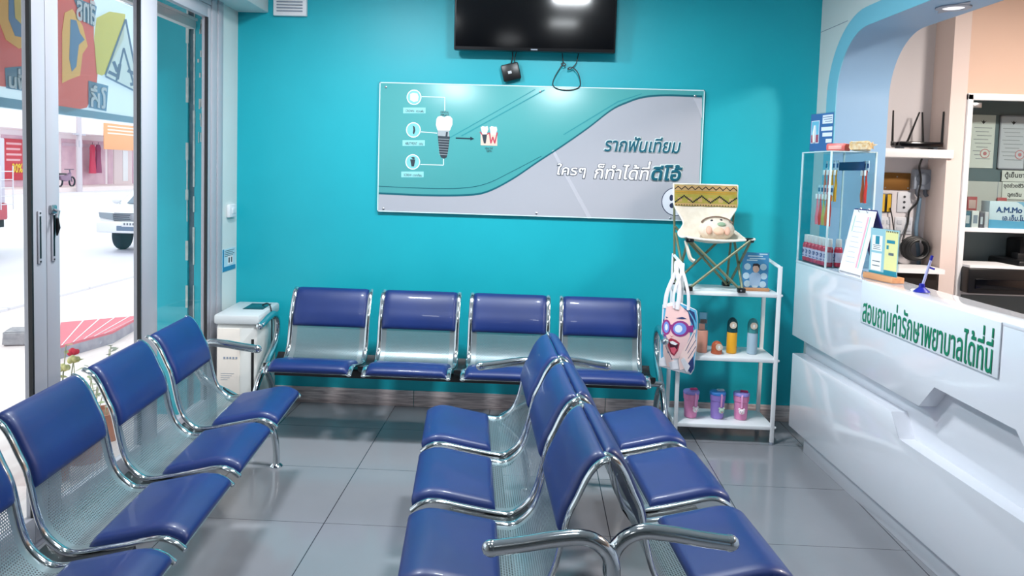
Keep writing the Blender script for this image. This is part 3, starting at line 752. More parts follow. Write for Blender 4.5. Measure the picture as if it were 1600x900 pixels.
# folding camp chair standing on the top deck
cc = thing('camp_chair', 'small folding camp chair with a zigzag patterned back standing on the top shelf deck', 'chair', (0, 0, 0))
pole = mat('khaki_tube', (128, 132, 104), .35, .3); canvas = noisy('cream_canvas', (232, 222, 206), (222, 210, 192), 30, .8, bump=.15)
FL, FR, BL, BR = Vector((.868, 4.328, .874)), Vector((1.160, 4.328, .874)), Vector((.838, 4.60, .872)), Vector((1.140, 4.60, .872))
TFL, TFR, TBL, TBR = Vector((.862, 4.325, 1.150)), Vector((1.192, 4.325, 1.158)), Vector((.822, 4.60, 1.205)), Vector((1.165, 4.60, 1.21))
o1, o2 = Vector((0, .014, 0)), Vector((0, -.004, 0))
def rod(a, c, r=.0075, nm='tube'): return MB().tube([a, c], r, 10).obj(nm, pole, cc)
rod(FL, TFR-o1); rod(FR+o1*1.2, TFL+o1*.4)
rod(BL-o1, TBR-o1*.3); rod(BR-o1*2, TBL-o1*2)
rod(FL+Vector((-.01, .01, 0)), TBL+Vector((.008, -.012, -.04))); rod(BL+Vector((.012, -.01, 0)), TFL+Vector((-.008, .02, -.01)))
rod(FR+Vector((.012, .02, 0)), TBR+Vector((.0, -.02, -.04))); rod(BR+Vector((.016, -.01, 0)), TFR+Vector((.01, .02, -.01)))
rod(BL, Vector((.812, 4.606, 1.45)), .007, 'back_post'); rod(BR+Vector((.004, 0, 0)), Vector((1.178, 4.606, 1.45)), .007, 'back_post')
for p in (FL, FR, TFL, TFR, BL, BR):
    z = p.z-.012 if p.z < 1 else p.z-.014
    MB().box((p.x-.022, p.y-.016, z), (p.x+.022, p.y+.020, z+.026), .006).obj('joint', black_pl, cc)
    MB().lathe([(.001, 0), (.005, 0), (.005, .003), (.001, .003)], 8, M=Matrix.Translation((p.x-.006, p.y-.015, z+.014)) @ Matrix.Rotation(R(90), 4, 'X')).obj('rivet', steel, cc)
rows = [(4.602, 1.456, .808, 1.182, 0), (4.592, 1.40, .810, 1.18, .012), (4.575, 1.33, .814, 1.176, .02), (4.555, 1.28, .84, 1.145, .022), (4.535, 1.235, .862, 1.118, .02), (4.52, 1.205, .852, 1.14, .018), (4.49, 1.180, .828, 1.172, .03), (4.44, 1.160, .826, 1.19, .034), (4.38, 1.158, .834, 1.206, .026), (4.328, 1.166, .846, 1.216, .014), (4.314, 1.163, .850, 1.216, .013)]
def sling(name, rws, m, th=.004, off=0., nx=16, sub=5):
    cols = [spline([(r[j], r[j+1], 0) for r in rws], sub) for j in (0, 2)]; sags = spline([(r[4], 0, 0) for r in rws], sub)
    g = []
    for i in range(len(sags)):
        y, z = cols[0][i].x, cols[0][i].y; xl, xr = cols[1][i].x, cols[1][i].y; back = min(1, max(0, (z-1.17)/.1)); row = []
        for k in range(nx+1):
            t = k/nx; sg = sags[i].x*4*t*(1-t)
            wr = .003*math.sin(t*23+i*.7)*math.sin(i*.5+t*5)
            row.append(Vector((xl+(xr-xl)*t, y+sg*back-off+wr, z-sg*(1-back)+off*(1-back))))
        g.append(row)
    vs = [v for r in g for v in r]; w1 = nx+1; n = len(vs)
    fs = [(i*w1+k, i*w1+k+1, (i+1)*w1+k+1, (i+1)*w1+k) for i in range(len(g)-1) for k in range(nx)]
    b = MB(); b.add(vs, fs); bmesh.ops.recalc_face_normals(b.bm, faces=b.bm.faces[:])
    bmesh.ops.solidify(b.bm, geom=b.bm.faces[:], thickness=th)
    return b.obj(name, m, cc), g
fab, G = sling('canvas_seat', rows, canvas)
olive = noisy('olive_band', (150, 146, 52), (168, 152, 70), 40, .8); tan = mat('tan_band', (186, 152, 100), .8); zig = mat('black_zigzag', (34, 28, 26), .8); ochre = mat('ochre_stripe', (188, 140, 50), .8)
def band_pt(u_, v_, off=.006):       # u across 0..1, v down the back 0..1
    z = 1.452-(1.452-1.328)*v_; s_ = [(1.456, 4.602, 0), (1.40, 4.592, .012), (1.33, 4.575, .02)]
    for i in range(2):
        if z <= s_[i][0] and z >= s_[i+1][0]-.01:
            t = (s_[i][0]-z)/(s_[i][0]-s_[i+1][0]); y = s_[i][1]+(s_[i+1][1]-s_[i][1])*t; sg = s_[i][2]+(s_[i+1][2]-s_[i][2])*t
    xl, xr = .813, 1.177
    return Vector((xl+(xr-xl)*u_, y+sg*4*u_*(1-u_)-off, z))
def patch(b, u0, u1, v0, v1, off, n=18):
    k = max(1, int(n*(u1-u0)+.99)); vs = []; fs = []
    for i in range(k+1):
        for v_ in (v0, v1): vs.append(band_pt(u0+(u1-u0)*i/k, v_, off))
    fs = [(2*i, 2*i+2, 2*i+3, 2*i+1) for i in range(k)]
    b.add(vs, fs)
b = MB()
for k in range(10): patch(b, 0, 1, k/10, (k+1)/10, .0085)
pb = b.obj('pattern_band', olive, cc)
b = MB(); patch(b, .01, .99, .02, .27, .0092); patch(b, .01, .99, .86, .98, .0092)
for k in range(6): patch(b, .05+.165*k, .12+.165*k, .60, .80, .0092)
b.obj('tan_stripe', tan, pb)
b = MB(); patch(b, .01, .99, .30, .36, .0092); patch(b, .01, .99, .40, .43, .0092); b.obj('ochre_stripe', ochre, pb)
b = MB()
nz = 9
for k in range(nz*2):
    u0, u1 = k/(nz*2), (k+1)/(nz*2); va, vb = (.05, .19) if k % 2 else (.19, .05)
    b.add([band_pt(u0, va, .0100), band_pt(u1, vb, .0100), band_pt(u1, vb+.055, .0100), band_pt(u0, va+.055, .0100)], [(0, 1, 2, 3)])
b.obj('zigzag', zig, pb); b = MB()
for k in range(42):
    ph = (k/42*3.5) % 1; tri = abs(ph-.5)*2; v_ = .48+round(tri*6)/6*.30
    patch(b, k/42, (k+1.02)/42, v_, v_+.075, .0100, 1)
b.obj('zigzag', zig, pb); b = MB()
for k in range(22): patch(b, .02+k*.044, .036+k*.044, .93, .975, .0100, 1)
b.obj('dotted_edge', zig, pb)
b = MB(); edge = [g[0] for g in G][::-1]+G[0]+[g[-1] for g in G]+G[-1][::-1]
b.tube(edge, .0055, 6, closed=True); b.obj('piping', mat('cream_piping', (240, 234, 222), .7), cc)
b = MB(); cs = spline([(.845, 4.36, 1.14), (.858, 4.345, 1.09), (.872, 4.338, 1.045), (.892, 4.335, 1.03)], 6)
b.tube(cs, [.016+.010*i/len(cs) for i in range(len(cs))], 10, flat=.45); b.obj('carry_strap', canvas, cc)
# soft toy lying on the seat
ty = thing('plush_toy', 'cream round plush cushion with a sleepy face lying on the camp chair seat', 'toy', (1.03, 4.435, 1.205), R(-6))
plush = noisy('cream_plush', (236, 222, 206), (228, 208, 190), 60, .9, bump=.3)
TMx = Matrix.Rotation(R(-28), 4, 'X')
MB().ball((0, 0, 0), .1, 28, sc=(1.02, .62, .66), rot=TMx).obj('body', plush, ty)
TL = lambda x, z, dz=.0: TMx @ Vector((x, -.062*math.sqrt(max(.02, 1-(x/.102)**2-(z/.066)**2))-dz, z))
for k, (x, z) in enumerate(((-.03, .030), (.022, .036))): MB().ball(TL(x, z), .008, 10, sc=(1, .5, .8)).obj('eye', ink, ty)
MB().ball(TL(.022, .005), .022, 14, sc=(1.1, .35, .6), rot=TMx).obj('nose_patch', mat('plush_sage', (150, 176, 146), .8), ty)
for x in (-.045, .055): MB().ball(TL(x, -.028), .026, 14, sc=(.7, .5, 1.05), rot=TMx).obj('paw', mat('plush_pink', (226, 178, 156), .85), ty)
MB().ball(TL(.008, -.034), .03, 14, sc=(1, .5, .8), rot=TMx).obj('muzzle', mat('plush_peach', (238, 196, 168), .85), ty)
hb = MB(); hb.tube([TMx @ Vector((.088*math.cos(R(a)), -.040, .010+.050*math.sin(R(a)))) for a in range(15, 166, 10)], .005, 8); hb.obj('seam', mat('plush_brown', (128, 104, 88), .8), ty)

# tote bag hung on the front post
tb = thing('tote_bag', 'white canvas tote bag printed with a shouting woman in goggles, hung on the shelf post', 'bag', (0, 0, 0))
TY = 4.30
def tp(x, y, off=0.): q = at(x, y, Y=TY-off); return q
outline = [(1036, 476), (1060, 471), (1089, 485), (1091, 500), (1089, 540), (1085, 577), (1080, 586), (1052, 579), (1030, 573), (1031, 560), (1034, 520)]
bagm = noisy('tote_canvas', (238, 236, 240), (230, 228, 234), 40, .8)
b = MB(); po = [tp(*q) for q in outline]
front = [(p.x, p.z) for p in po]; cx_ = sum(p[0] for p in front)/len(front); cz_ = sum(p[1] for p in front)/len(front)
b.prism(front, (0, TY-.001, 0), (1, 0, 0), (0, 0, 1), (0, 1, 0), .022, bev=.006); b.obj('bag_body', bagm, tb)
PK = dict()
def art(name, polys, m, lay):
    for pi_, p in enumerate(polys):
        b = MB(); pts = [tp(x, y) for x, y in p]
        b.prism([(q.x, q.z) for q in pts], (0, TY-.0012-.00045*lay-pi_*.00003, 0), (1, 0, 0), (0, 0, 1), (0, 1, 0), .0003); b.obj(name, m, tb, ang=0)
sk = mat('print_face', (246, 206, 204), .6); hairb = mat('print_hair_blue', (92, 176, 214), .6); hairn = mat('print_hair_navy', (34, 56, 110), .6); mg = mat('print_magenta', (150, 52, 130), .6)
ell = lambda cx, cy, rx, ry, n=20: [(cx+rx*math.cos(2*math.pi*i/n), cy+ry*math.sin(2*math.pi*i/n)) for i in range(n)]
art('hair_print', [[(1060, 473), (1088, 485), (1090, 500), (1087, 540), (1084, 576), (1078, 583), (1062, 545), (1078, 525), (1077, 500), (1066, 482)], [(1037, 480), (1043, 478), (1041, 500), (1036, 525), (1038, 556), (1033, 566), (1032, 545), (1035, 515)]], hairb, 1)
art('hair_lock_print', [[(1066, 480), (1074, 484), (1083, 500), (1086, 515), (1078, 500)], [(1074, 482), (1085, 488), (1088, 505), (1082, 494)], [(1071, 555), (1083, 545), (1084, 575), (1079, 583), (1068, 572)], [(1036, 500), (1040, 495), (1038, 520), (1035, 516)], [(1036, 540), (1040, 552), (1037, 558)]], hairn, 2)
art('face_print', [[(1041, 479), (1062, 476), (1075, 488), (1079, 505), (1078, 526), (1070, 545), (1060, 560), (1048, 560), (1042, 548), (1038, 528), (1038, 500)]], sk, 3)
art('hand_print', [[(1062, 578), (1060, 562), (1066, 548), (1074, 536), (1084, 516), (1088, 514), (1086, 524), (1087, 530), (1088, 538), (1087, 546), (1083, 556), (1076, 566), (1070, 576)], [(1039, 572), (1036, 552), (1036, 538), (1040, 536), (1044, 548), (1050, 560), (1056, 566), (1056, 576)]], mat('print_hand', (250, 218, 212), .6), 5)
lnp = lambda x0_, y0_, x1_, y1_, w=.7: [(x0_-w, y0_), (x0_+w, y0_), (x1_+w, y1_), (x1_-w, y1_)]
art('finger_line_print', [lnp(1071, 548, 1085, 520, .5), lnp(1074, 552, 1087, 531, .5), lnp(1075, 560, 1087, 541, .5), lnp(1044, 549, 1050, 562, .5), lnp(1040, 540, 1044, 552, .4)], hairn, 6)
art('goggle_frame_print', [ell(1062.5, 513.5, 14.5, 12.5), ell(1041, 511, 7, 12), [(1046, 507), (1052, 507), (1052, 514), (1046, 514)], [(1076, 509), (1083, 508), (1083, 519), (1075, 519)]], mg, 6)
art('goggle_lens_print', [ell(1062, 513.5, 10.5, 9.5), ell(1041, 511, 4.4, 8.8)], mat('print_lens', (120, 150, 226), .4), 7)
art('lens_glint_print', [ell(1060, 513.5, 6, 6), ell(1041, 511, 2.3, 5)], mat('print_glint', (226, 238, 250), .4), 8)
art('mouth_print', [[(1042, 532), (1048, 528), (1056, 531), (1062, 536), (1059, 548), (1053, 556), (1048, 552), (1044, 542)]], mat('print_lip', (172, 52, 76), .5), 6)
art('tongue_print', [[(1047, 543), (1054, 542), (1057, 546), (1053, 553), (1049, 550)]], mat('print_tongue', (236, 104, 124), .5), 8)
art('mouth_dark_print', [[(1044.5, 534.5), (1050, 533), (1060, 538), (1057, 547), (1047, 543)]], mat('print_mouth', (70, 20, 40), .5), 7)
art('teeth_print', [[(1046, 533.5), (1051, 532.5), (1059, 537), (1055, 539), (1048, 537)]], wh, 8)
art('eyebrow_print', [[(1056, 497), (1066, 495), (1073, 498), (1066, 498.5)], [(1040, 494), (1044, 496), (1041, 497)]], hairn, 6)
art('nose_print', [[(1046, 523), (1049, 525), (1053, 524), (1049, 527)]], mat('print_blush', (214, 140, 140), .6), 6)
art('collar_print', [[(1032, 560), (1038, 556), (1042, 572), (1034, 571)], [(1063, 562), (1068, 558), (1078, 572), (1073, 582), (1070, 578)], [(1044, 566), (1058, 562), (1060, 576), (1048, 577)]], bagm, 9)
for k, (xa, xb) in enumerate(((1039, 1053), (1058, 1076))):
    top = tp(1062, 413, .008*k); a, c = tp(xa, 478+k*2), tp(xb, 478+k*3)
    yy = TY-.004*k
    b = MB(); pts = spline([(a.x, yy, a.z-.012), (a.x+.008, yy, a.z+.07), (a.x+.5*(top.x-.012-a.x)+.006, yy+.002, a.z+.15), (top.x-.014, yy+.010, top.z-.04), (top.x-.004, 4.342+.01*k, 1.022), (top.x+.012+.008*k, yy+.010, top.z-.04), (c.x-.35*(c.x-top.x-.01), yy+.002, c.z+.13), (c.x-.004, yy, c.z+.06), (c.x-.002, yy, c.z-.012)], 6)
    b.tube(pts, .0045, 10, flat=2.6, up=(1, 0, 0)); b.obj('handle', bagm, tb)
# ---------------------------------------------------------------- reception counter (local x towards the door side, y into the staff side)
CO = Vector((1.455, 4.30, 0))
rc = thing('reception_counter', 'long glossy white reception counter with a stepped zigzag front', 'counter', CO, RZ_C)
LE = 4.2
FY = dict(u=(1, 0, 0), v=(0, 0, 1), n=(0, 1, 0))
MB().box((0, .068, .12), (LE, .175, 1.03), .002).obj('body', white_gloss, rc)
MB().box((.06, .06, 0), (LE, .16, .13), .002).obj('plinth', white_gloss, rc)
MB().prism([(-.03, .635), (1.278, .632), (1.372, .737), (1.835, .730), (1.93, .632), (LE, .632), (LE, 1.053), (-.03, 1.053)], (0, 0, 0), (1, 0, 0), (0, 0, 1), (0, 1, 0), .075, bev=.002).obj('upper_panel', white_gloss, rc)
MB().prism([(-.012, .125), (LE, .125), (LE, .455), (1.145, .455), (1.075, .548), (-.012, .537)], (0, .0, 0), (1, 0, 0), (0, 0, 1), (0, 1, 0), .075, bev=.002).obj('lower_panel', white_gloss, rc)
MB().box((-.032, -.001, 1.042), (LE, .178, 1.057), .003).obj('counter_top', white_gloss, rc)
MB().box((.02, .175, .72), (LE, .78, .75), .003).box((.02, .72, 0), (.05, .78, .72)).box((LE-.05, .2, 0), (LE, .78, .72)).obj('desk_top', white_mat, rc)
def ct(x, y, z=1.057): return CO+SX*x+SN*y+Vector((0, 0, z))
CM = Matrix.Translation(CO) @ Matrix.Rotation(RZ_C, 4, 'Z')

sg = thing('counter_sign', 'white sign with green Thai lettering fixed to the upper counter front', 'sign', CO, RZ_C)
MB().box((.765, -.006, .866), (1.736, -.001, 1.054), .001).obj('board', mat('sign_white', (232, 238, 244), .3), sg)
text_mesh('lettering', 'สอบถามค่ารักษาพยาบาลได้ที่นี่', mat('sign_green', (6, 128, 92), .4), .915, .152, .0016, parent=sg, o=(.790, -.006, .874), u=(1, 0, 0), n=(0, -1, 0))

# acrylic display case with toothbrushes and mouthwash
dcs = thing('display_case', 'tall clear acrylic display case at the far end of the counter top', 'display case', ct(-.03, .004), RZ_C)
cw, cd, chh = .372, .232, .595
b = MB()
b.box((0, 0, 0), (cw, cd, .005)).box((0, 0, chh-.005), (cw, cd, chh)); b.obj('tray', acryl, dcs)
for nm, lo, hi in (('front_pane', (0, 0, .005), (cw, .004, chh-.005)), ('end_pane', (cw-.004, .004, .005), (cw, cd, chh-.005)), ('end_pane', (0, .004, .005), (.004, cd, chh-.005)), ('rear_pane', (.004, cd-.004, .005), (cw-.004, cd, chh-.005))):
    MB().box(lo, hi).obj(nm, acryl, dcs)
for x, y in ((cw-.007, -.002), (cw-.007, cd-.006), (-.001, -.002), (-.001, cd-.006)): MB().box((x, y, 0), (x+.008, y+.008, chh)).obj('edge_strip', acryl_edge, dcs)
b = MB()
for y in (-.002, cd-.004): b.box((0, y, chh-.005), (cw, y+.006, chh))
for x in (-.001, cw-.006): b.box((x, 0, chh-.005), (x+.006, cd, chh))
b.obj('rim', acryl_edge, dcs)
MB().box((.03, cd-.05, .50), (.34, cd-.045, .545)).obj('header_card', mat('card_navy', (30, 74, 130), .4), dcs)
# toothbrushes in two rows inside the case
def brush(label, x, y, z, col, rz=RZ_C, first=[None]):
    t = thing('toothbrush', label, 'toothbrush', ct(x, y, 1.057+z), rz, 'toothbrushes in the display case')
    m = mat('brush_'+'_'.join(map(str, col)), col, .35)
    MB().tube([(0, 0, 0), (0, -.002, .04), (0, .002, .09), (0, 0, .125), (0, 0, .165)], [.0075, .009, .0075, .0045, .006], 8, flat=.6).obj('handle', m, t)
    MB().box((-.006, -.012, .138), (.006, -.003, .166), .002).obj('bristles', wh, t)
    cd_ = MB().box((-.012, .006, .16), (.012, .0075, .215)).obj('hang_card', mat('card_pale', (206, 222, 232), .4), t)
    MB().box((-.010, .0052, .178), (.010, .006, .20)).obj('card_print', mat('card_navy', (30, 74, 130), .4), cd_)
pnk, red_, yl, gn, orr = (232, 120, 140), (214, 66, 60), (236, 178, 60), (176, 180, 90), (226, 120, 76)
nm_ = {pnk: 'pink', red_: 'red', yl: 'yellow', gn: 'olive green', orr: 'orange'}
for k, (x, c) in enumerate(((.055, orr), (.10, red_), (.145, yl), (.19, yl), (.30, orr), (.335, red_))):
    side = 'beside the rear post' if x > .25 else 'above the lower row'
    brush('%s toothbrush in the upper row of the display case, %s in row' % (nm_[c], ['first', 'second', 'third', 'fourth', 'second to last', 'last'][k]), x, .10 if k < 4 else .19, .335, c)
for k, (x, c) in enumerate(((.045, pnk), (.085, red_), (.125, gn), (.165, orr), (.205, red_))):
    brush('%s toothbrush in the lower row of the display case, %s from the teal wall' % (nm_[c], ['first', 'second', 'third', 'fourth', 'fifth'][k]), x, .07, .205, c)
# mouthwash
def wash(label, x, y):
    t = thing('mouthwash_bottle', label, 'bottle', ct(x, y, 1.0625), RZ_C, 'mouthwash bottles in the display case')
    MB().lathe([(.017, 0), (.0205, .003), (.0205, .085), (.018, .096), (.012, .102)], 18).obj('body', mat('mouthwash_red', (206, 60, 84), .25), t)
    MB().lathe([(.0135, .101), (.0145, .103), (.0145, .140), (.0125, .142)], 18).obj('cap', mat('cap_cream', (240, 232, 230), .4), t)
    l = MB().lathe([(.0207, .022), (.0209, .023), (.0209, .072), (.0207, .073)], 18).obj('label', mat('label_lilac', (222, 206, 226), .5), t)
    text_mesh('label_print', 'CP', mat('label_purple', (84, 84, 150), .5), .024, .018, .0012, parent=l, o=(-.012, -.0212, .045))
    MB().box((-.012, -.0216, .030), (.012, -.0206, .034)).obj('label_line', MATS['label_purple'], l)
wash_l = ['first', 'second', 'third', 'fourth', 'fifth', 'sixth', 'seventh']
for k in range(7): wash('red mouthwash bottle in the front row of the case, %s from the teal wall' % wash_l[k], .028+k*.0475, .032)
for k in range(3): wash('red mouthwash bottle by the end pane of the case, %s row from the front' % ['second', 'third', 'fourth'][k], .313, .080+k*.048)
# on top of the case
tf = thing('tooth_leaflet', 'blue tooth leaflet in a clear holder standing on the display case', 'sign', ct(.15, .03, 1.057+chh), RZ_C+R(12))
MB().box((-.10, -.002, 0), (.10, .002, .205)).obj('acrylic_holder', acryl, tf)
MB().box((-.096, -.004, .004), (.096, -.002, .20)).obj('sheet', mat('leaflet_navy', (44, 98, 156), .4), tf)
b = MB()
for z, w_ in ((.145, .085), (.108, .092), (.078, .08), (.045, .05)): b.box((.092-w_, -.0048, z), (.092, -.0038, z+(.045 if z > .14 else .02)))
b.obj('text_panel', mat('leaflet_pale', (214, 226, 238), .5), tf)
b = MB(); b.box((-.088, -.0048, .045), (-.018, -.0038, .165)); b.mat(1).box((-.084, -.0054, .049), (-.022, -.0044, .161)); b.mat(2).tube([(-.053, -.006, .05), (-.053, -.006, .10), (-.053, -.006, .14)], [.009, .012, .006], 8)
b.mat(3).box((-.084, -.0058, .049), (-.064, -.005, .09)).box((-.042, -.0058, .049), (-.022, -.005, .09)); b.obj('picture_print', [mat('leaflet_pale2', (214, 226, 238), .5), mat('leaflet_cyan', (96, 176, 206), .5), mat('leaflet_tooth', (226, 232, 238), .5), mat('leaflet_gum', (150, 66, 90), .5)], tf)
b = MB()
for k in range(3): b.box((.03-.01*k, -.0052, .155+.011*k), (.086, -.0046, .158+.011*k))
b.obj('text_lines', MATS['card_navy'], tf)
pr_ = thing('candy_pack', 'small red packet lying on the display case top', 'packet', ct(.255, .075, 1.057+chh), RZ_C+R(40))
MB().box((-.05, -.035, 0), (.05, .035, .04), .010).obj('packet', mat('packet_red', (222, 110, 106), .4), pr_)
MB().box((-.034, -.0358, .010), (.034, -.0345, .028), .0005).obj('packet_print', mat('packet_pink', (240, 178, 170), .4), pr_)
pg = thing('candy_pack', 'gold and white wrapped sweets packet lying on the display case top', 'packet', ct(.33, .155, 1.057+chh), RZ_C+R(60))
gm = noisy('packet_gold', (224, 180, 96), (250, 240, 214), 60, .3, .2)
pk2 = MB().box((-.048, -.026, .001), (.048, .026, .048), .012, 3)
random.seed(5)
for q in pk2.bm.verts: q.co += Vector((random.uniform(-.005, .005), random.uniform(-.005, .005), random.uniform(0, .006)))
pk2.obj('packet', gm, pg, ang=10)
MB().prism([(.044, .018), (.062, .012), (.058, .026), (.078, .036), (.058, .038), (.056, .050), (.044, .040)], (0, -.004, 0), (1, 0, 0), (0, 0, 1), (0, 1, 0), .010).obj('torn_end', gm, pg)

# desk calendar, sign holder, pen
ca = thing('desk_calendar', 'white desk calendar with a blue back standing on the counter beside the display case', 'calendar', ct(.51, .055, 1.057), RZ_C+R(2))
TQ = Matrix.Rotation(R(-11), 4, 'X')
MB().box((-.105, -.004, 0), (.105, 0, .31), M=TQ).obj('front_board', mat('calendar_rim', (232, 234, 242), .4), ca)
MB().box((-.098, -.0052, .008), (.098, -.004, .295), M=TQ).obj('page', paper, ca)
b = MB(); b.box((.045, -.0060, .03), (.06, -.0052, .28), M=TQ); b.mat(1).box((.066, -.0060, .03), (.075, -.0052, .28), M=TQ).box((-.075, -.0060, .20), (-.068, -.0052, .28), M=TQ)
b.mat(2)
for k in range(9): b.box((-.06, -.0058, .05+.025*k), (.03-.012*(k % 3), -.0052, .052+.025*k), M=TQ)
b.obj('page_print', [mat('calendar_pink', (236, 178, 196), .5), mat('calendar_mint', (172, 210, 200), .5), mat('calendar_grey', (176, 184, 206), .5)], ca)
b = MB(); b.prism([(-.001, .305), (.118, 0), (.122, 0), (.004, .31), (-.001, .31)], (-.104, .058, 0), (0, 1, 0), (0, 0, 1), (1, 0, 0), .208); b.obj('back_board', mat('calendar_blue', (24, 34, 112), .45), ca)
for k in (-.045, .035):
    MB().tube([TQ @ Vector((k, -.002+.010*math.cos(R(a)), .308+.010*math.sin(R(a)))) for a in range(0, 360, 30)], .0018, 6, closed=True).obj('ring', steel, ca)
shd = thing('sign_holder', 'clear sign holder with two printed cards on a light wooden base on the counter', 'sign', ct(.765, .088, 1.057), RZ_C+R(9))
MB().box((-.105, -.030, 0), (.105, .030, .026), .003).obj('wooden_base', wood_l, shd)
MB().box((-.10, -.003, .018), (.10, .003, .235)).obj('acrylic_sheet', acryl, shd)
MB().box((-.098, -.0045, .020), (.098, -.0033, .232)).obj('card', mat('card_teal_pale', (150, 196, 208), .4), shd)
b = MB(); y = -.0052
b.box((-.085, y, .13), (-.012, y+.0006, .20)).box((-.085, y, .04), (-.012, y+.0006, .12)); b.mat(1).box((.008, y, .05), (.094, y+.0006, .226)); b.mat(2).box((-.06, y-.0006, .16), (-.032, y, .198)).box((.02, y-.0006, .172), (.075, y, .186)).box((.02, y-.0006, .145), (.034, y, .162)).box((-.098, y, .018), (.098, y+.0005, .036))
b.box((.008, y, .036), (.094, y+.0005, .05)); b.mat(3)
for k in range(5): b.box((-.075+.004*(k % 2), y-.0006, .137+.008*k) if k < 3 else (-.075, y-.0006, .06+.02*(k-3)), (-.022-.006*(k % 2), y, .1395+.008*k) if k < 3 else (-.022, y, .064+.02*(k-3)))
b.box((.036, y-.0006, .118), (.07, y, .13))
b.obj('card_print', [paper, mat('card_yellow', (226, 224, 158), .5), mat('card_teal', (34, 134, 158), .5), mat('card_grey', (96, 108, 116), .5)], shd)
b = MB()
for k in range(7): b.box((.014+.012*k, y-.0006, .220), (.019+.012*k, y, .227))
b.obj('binding_print', ink, shd)
pe = thing('pen_stand', 'blue counter pen leaning in its round stand on the counter top', 'pen', ct(1.105, .075, 1.057), RZ_C)
navy = mat('pen_blue', (26, 34, 150), .3)
MB().lathe([(.026, 0), (.028, .003), (.024, .006), (.002, .007)], 20, (-.030, .004, 0)).obj('white_disc', white_mat, pe)
MB().lathe([(.030, 0), (.032, .003), (.024, .010), (.012, .020), (.010, .034), (.006, .036)], 20, (.005, 0, 0)).obj('base', navy, pe)
pv = Vector((.0, .030, .115)).normalized(); p0 = Vector((.005, .003, .030))
pn_ = MB().tube([p0, p0+pv*.045, p0+pv*.105], [.005, .0055, .005], 10).obj('barrel', mat('pen_lilac', (176, 180, 226), .3), pe)
MB().tube([p0+pv*.105, p0+pv*.125], .0055, 10).obj('end_cap', navy, pn_)
MB().tube([p0+pv*.075, p0+pv*.075+Vector((.012, .020, -.006))], .004, 8).obj('clip', navy, pn_)

# ---------------------------------------------------------------- staff side, niche
NY = 5.02
ws = thing('wall_shelf', 'thick white wall shelf across the niche, holding the router', 'shelf', (2.235, 4.90, 1.655))
MB().box((-.255, -.12, -.0), (.243, .12, .052), .004).box((.235, -.12, 0), (.275, -.105, .052), .004).obj('board', white_mat, ws)
rt = thing('wifi_router', 'black wireless router with four raised antennas on the niche shelf', 'router', (2.325, 4.86, 1.707))
MB().box((-.13, -.06, .012), (.13, .07, .046), .010).obj('body', black_gl, rt)
b = MB()
for x in (-.1, .1): b.box((x-.012, -.03, 0), (x+.012, .04, .014))
b.obj('feet', grey_pl, rt)
for x, dx in ((-.148, -.006), (-.035, .075), (.075, -.018), (.148, .0)):
    y0_ = .0 if abs(x) > .14 else .075
    a = MB().box((x-.008, y0_-.010, .020), (x+.008, y0_+.010, .048), .003).tube([(x, y0_, .035), (x+dx*.2, y0_, .06), (x+dx, y0_, .235)], [.010, .010, .007], 8, flat=.6)
    a.obj('antenna', black_pl, rt)
bp1 = thing('cover_plate', 'brass coloured blank cover plate on the niche wall under the shelf', 'cover plate', (2.288, NY, 1.508))
MB().box((-.085, -.008, -.055), (.085, 0, .055), .003).obj('plate', brass, bp1)
for x, z in ((0, .03), (-.07, -.04), (.07, -.04)): MB().lathe([(.001, 0), (.005, 0), (.004, .003)], 10, M=Matrix.Translation((x, -.008, z)) @ Matrix.Rotation(R(90), 4, 'X')).obj('screw', steel, bp1)
oc = thing('weatherproof_socket', 'grey round faced socket box on the niche wall beside the brass plate', 'socket', (2.430, NY, 1.520))
MB().box((-.055, -.05, -.06), (.055, 0, .07), .012).obj('box', grey_pl, oc)
MB().lathe([(.001, 0), (.040, 0), (.040, .010), (.032, .012), (.001, .012)], 24, M=Matrix.Translation((0, -.05, .01)) @ Matrix.Rotation(R(90), 4, 'X')).obj('round_lid', mat('grey_lid', (118, 128, 142), .4), oc)
b = MB()
for x in (-.025, .025): b.tube([(x, -.03, -.06), (x, -.034, -.085), (x+.012, -.034, -.10)], .012, 10)
b.obj('cable_gland', mat('grey_gland', (88, 96, 110), .4), oc)
br_ = thing('fuse_box', 'yellow and black striped warning plate on the niche wall', 'plate', (2.222, NY, 1.370))
b = MB().box((-.04, -.012, -.06), (.04, 0, .06), .002); b.mat(1)
for k in (-.026, .012): b.box((k, -.0135, -.055), (k+.022, -.0115, .055))
b.obj('plate', [black_pl, mat('warning_yellow', (206, 166, 40), .4)], br_)
def plate(nm, label, x, z, w_, h_, n_, marks, cat):
    t = thing(nm, label, cat, (x, NY, z))
    MB().box((-w_/2, -.009, -h_/2), (w_/2, 0, h_/2), .004).obj('plate', mat('plate_white', (200, 204, 212), .4), t)
    for k in range(n_):
        xx = -w_/2+w_*(k+.5)/n_
        if marks == 'rocker':
            for zz in (-.022, .022): MB().box((xx-w_/n_*.3, -.013, zz-.014), (xx+w_/n_*.3, -.008, zz+.014), .003).obj('rocker', mat('rocker_grey', (184, 190, 200), .4), t)
        else:
            for zz in (-.034, 0, .034): MB().lathe([(.001, 0), (.008, 0), (.008, .002), (.001, .002)], 10, M=Matrix.Translation((xx, -.009, zz)) @ Matrix.Rotation(R(90), 4, 'X')).obj('socket_hole', ink, t)
plate('phone_socket', 'tall grey phone socket plate beside the yellow striped plate', 2.341, 1.378, .085, .13, 1, 'hole', 'socket')
plate('switch_plate', 'white double switch plate below the yellow striped plate', 2.212, 1.226, .11, .11, 3, 'rocker', 'switch')
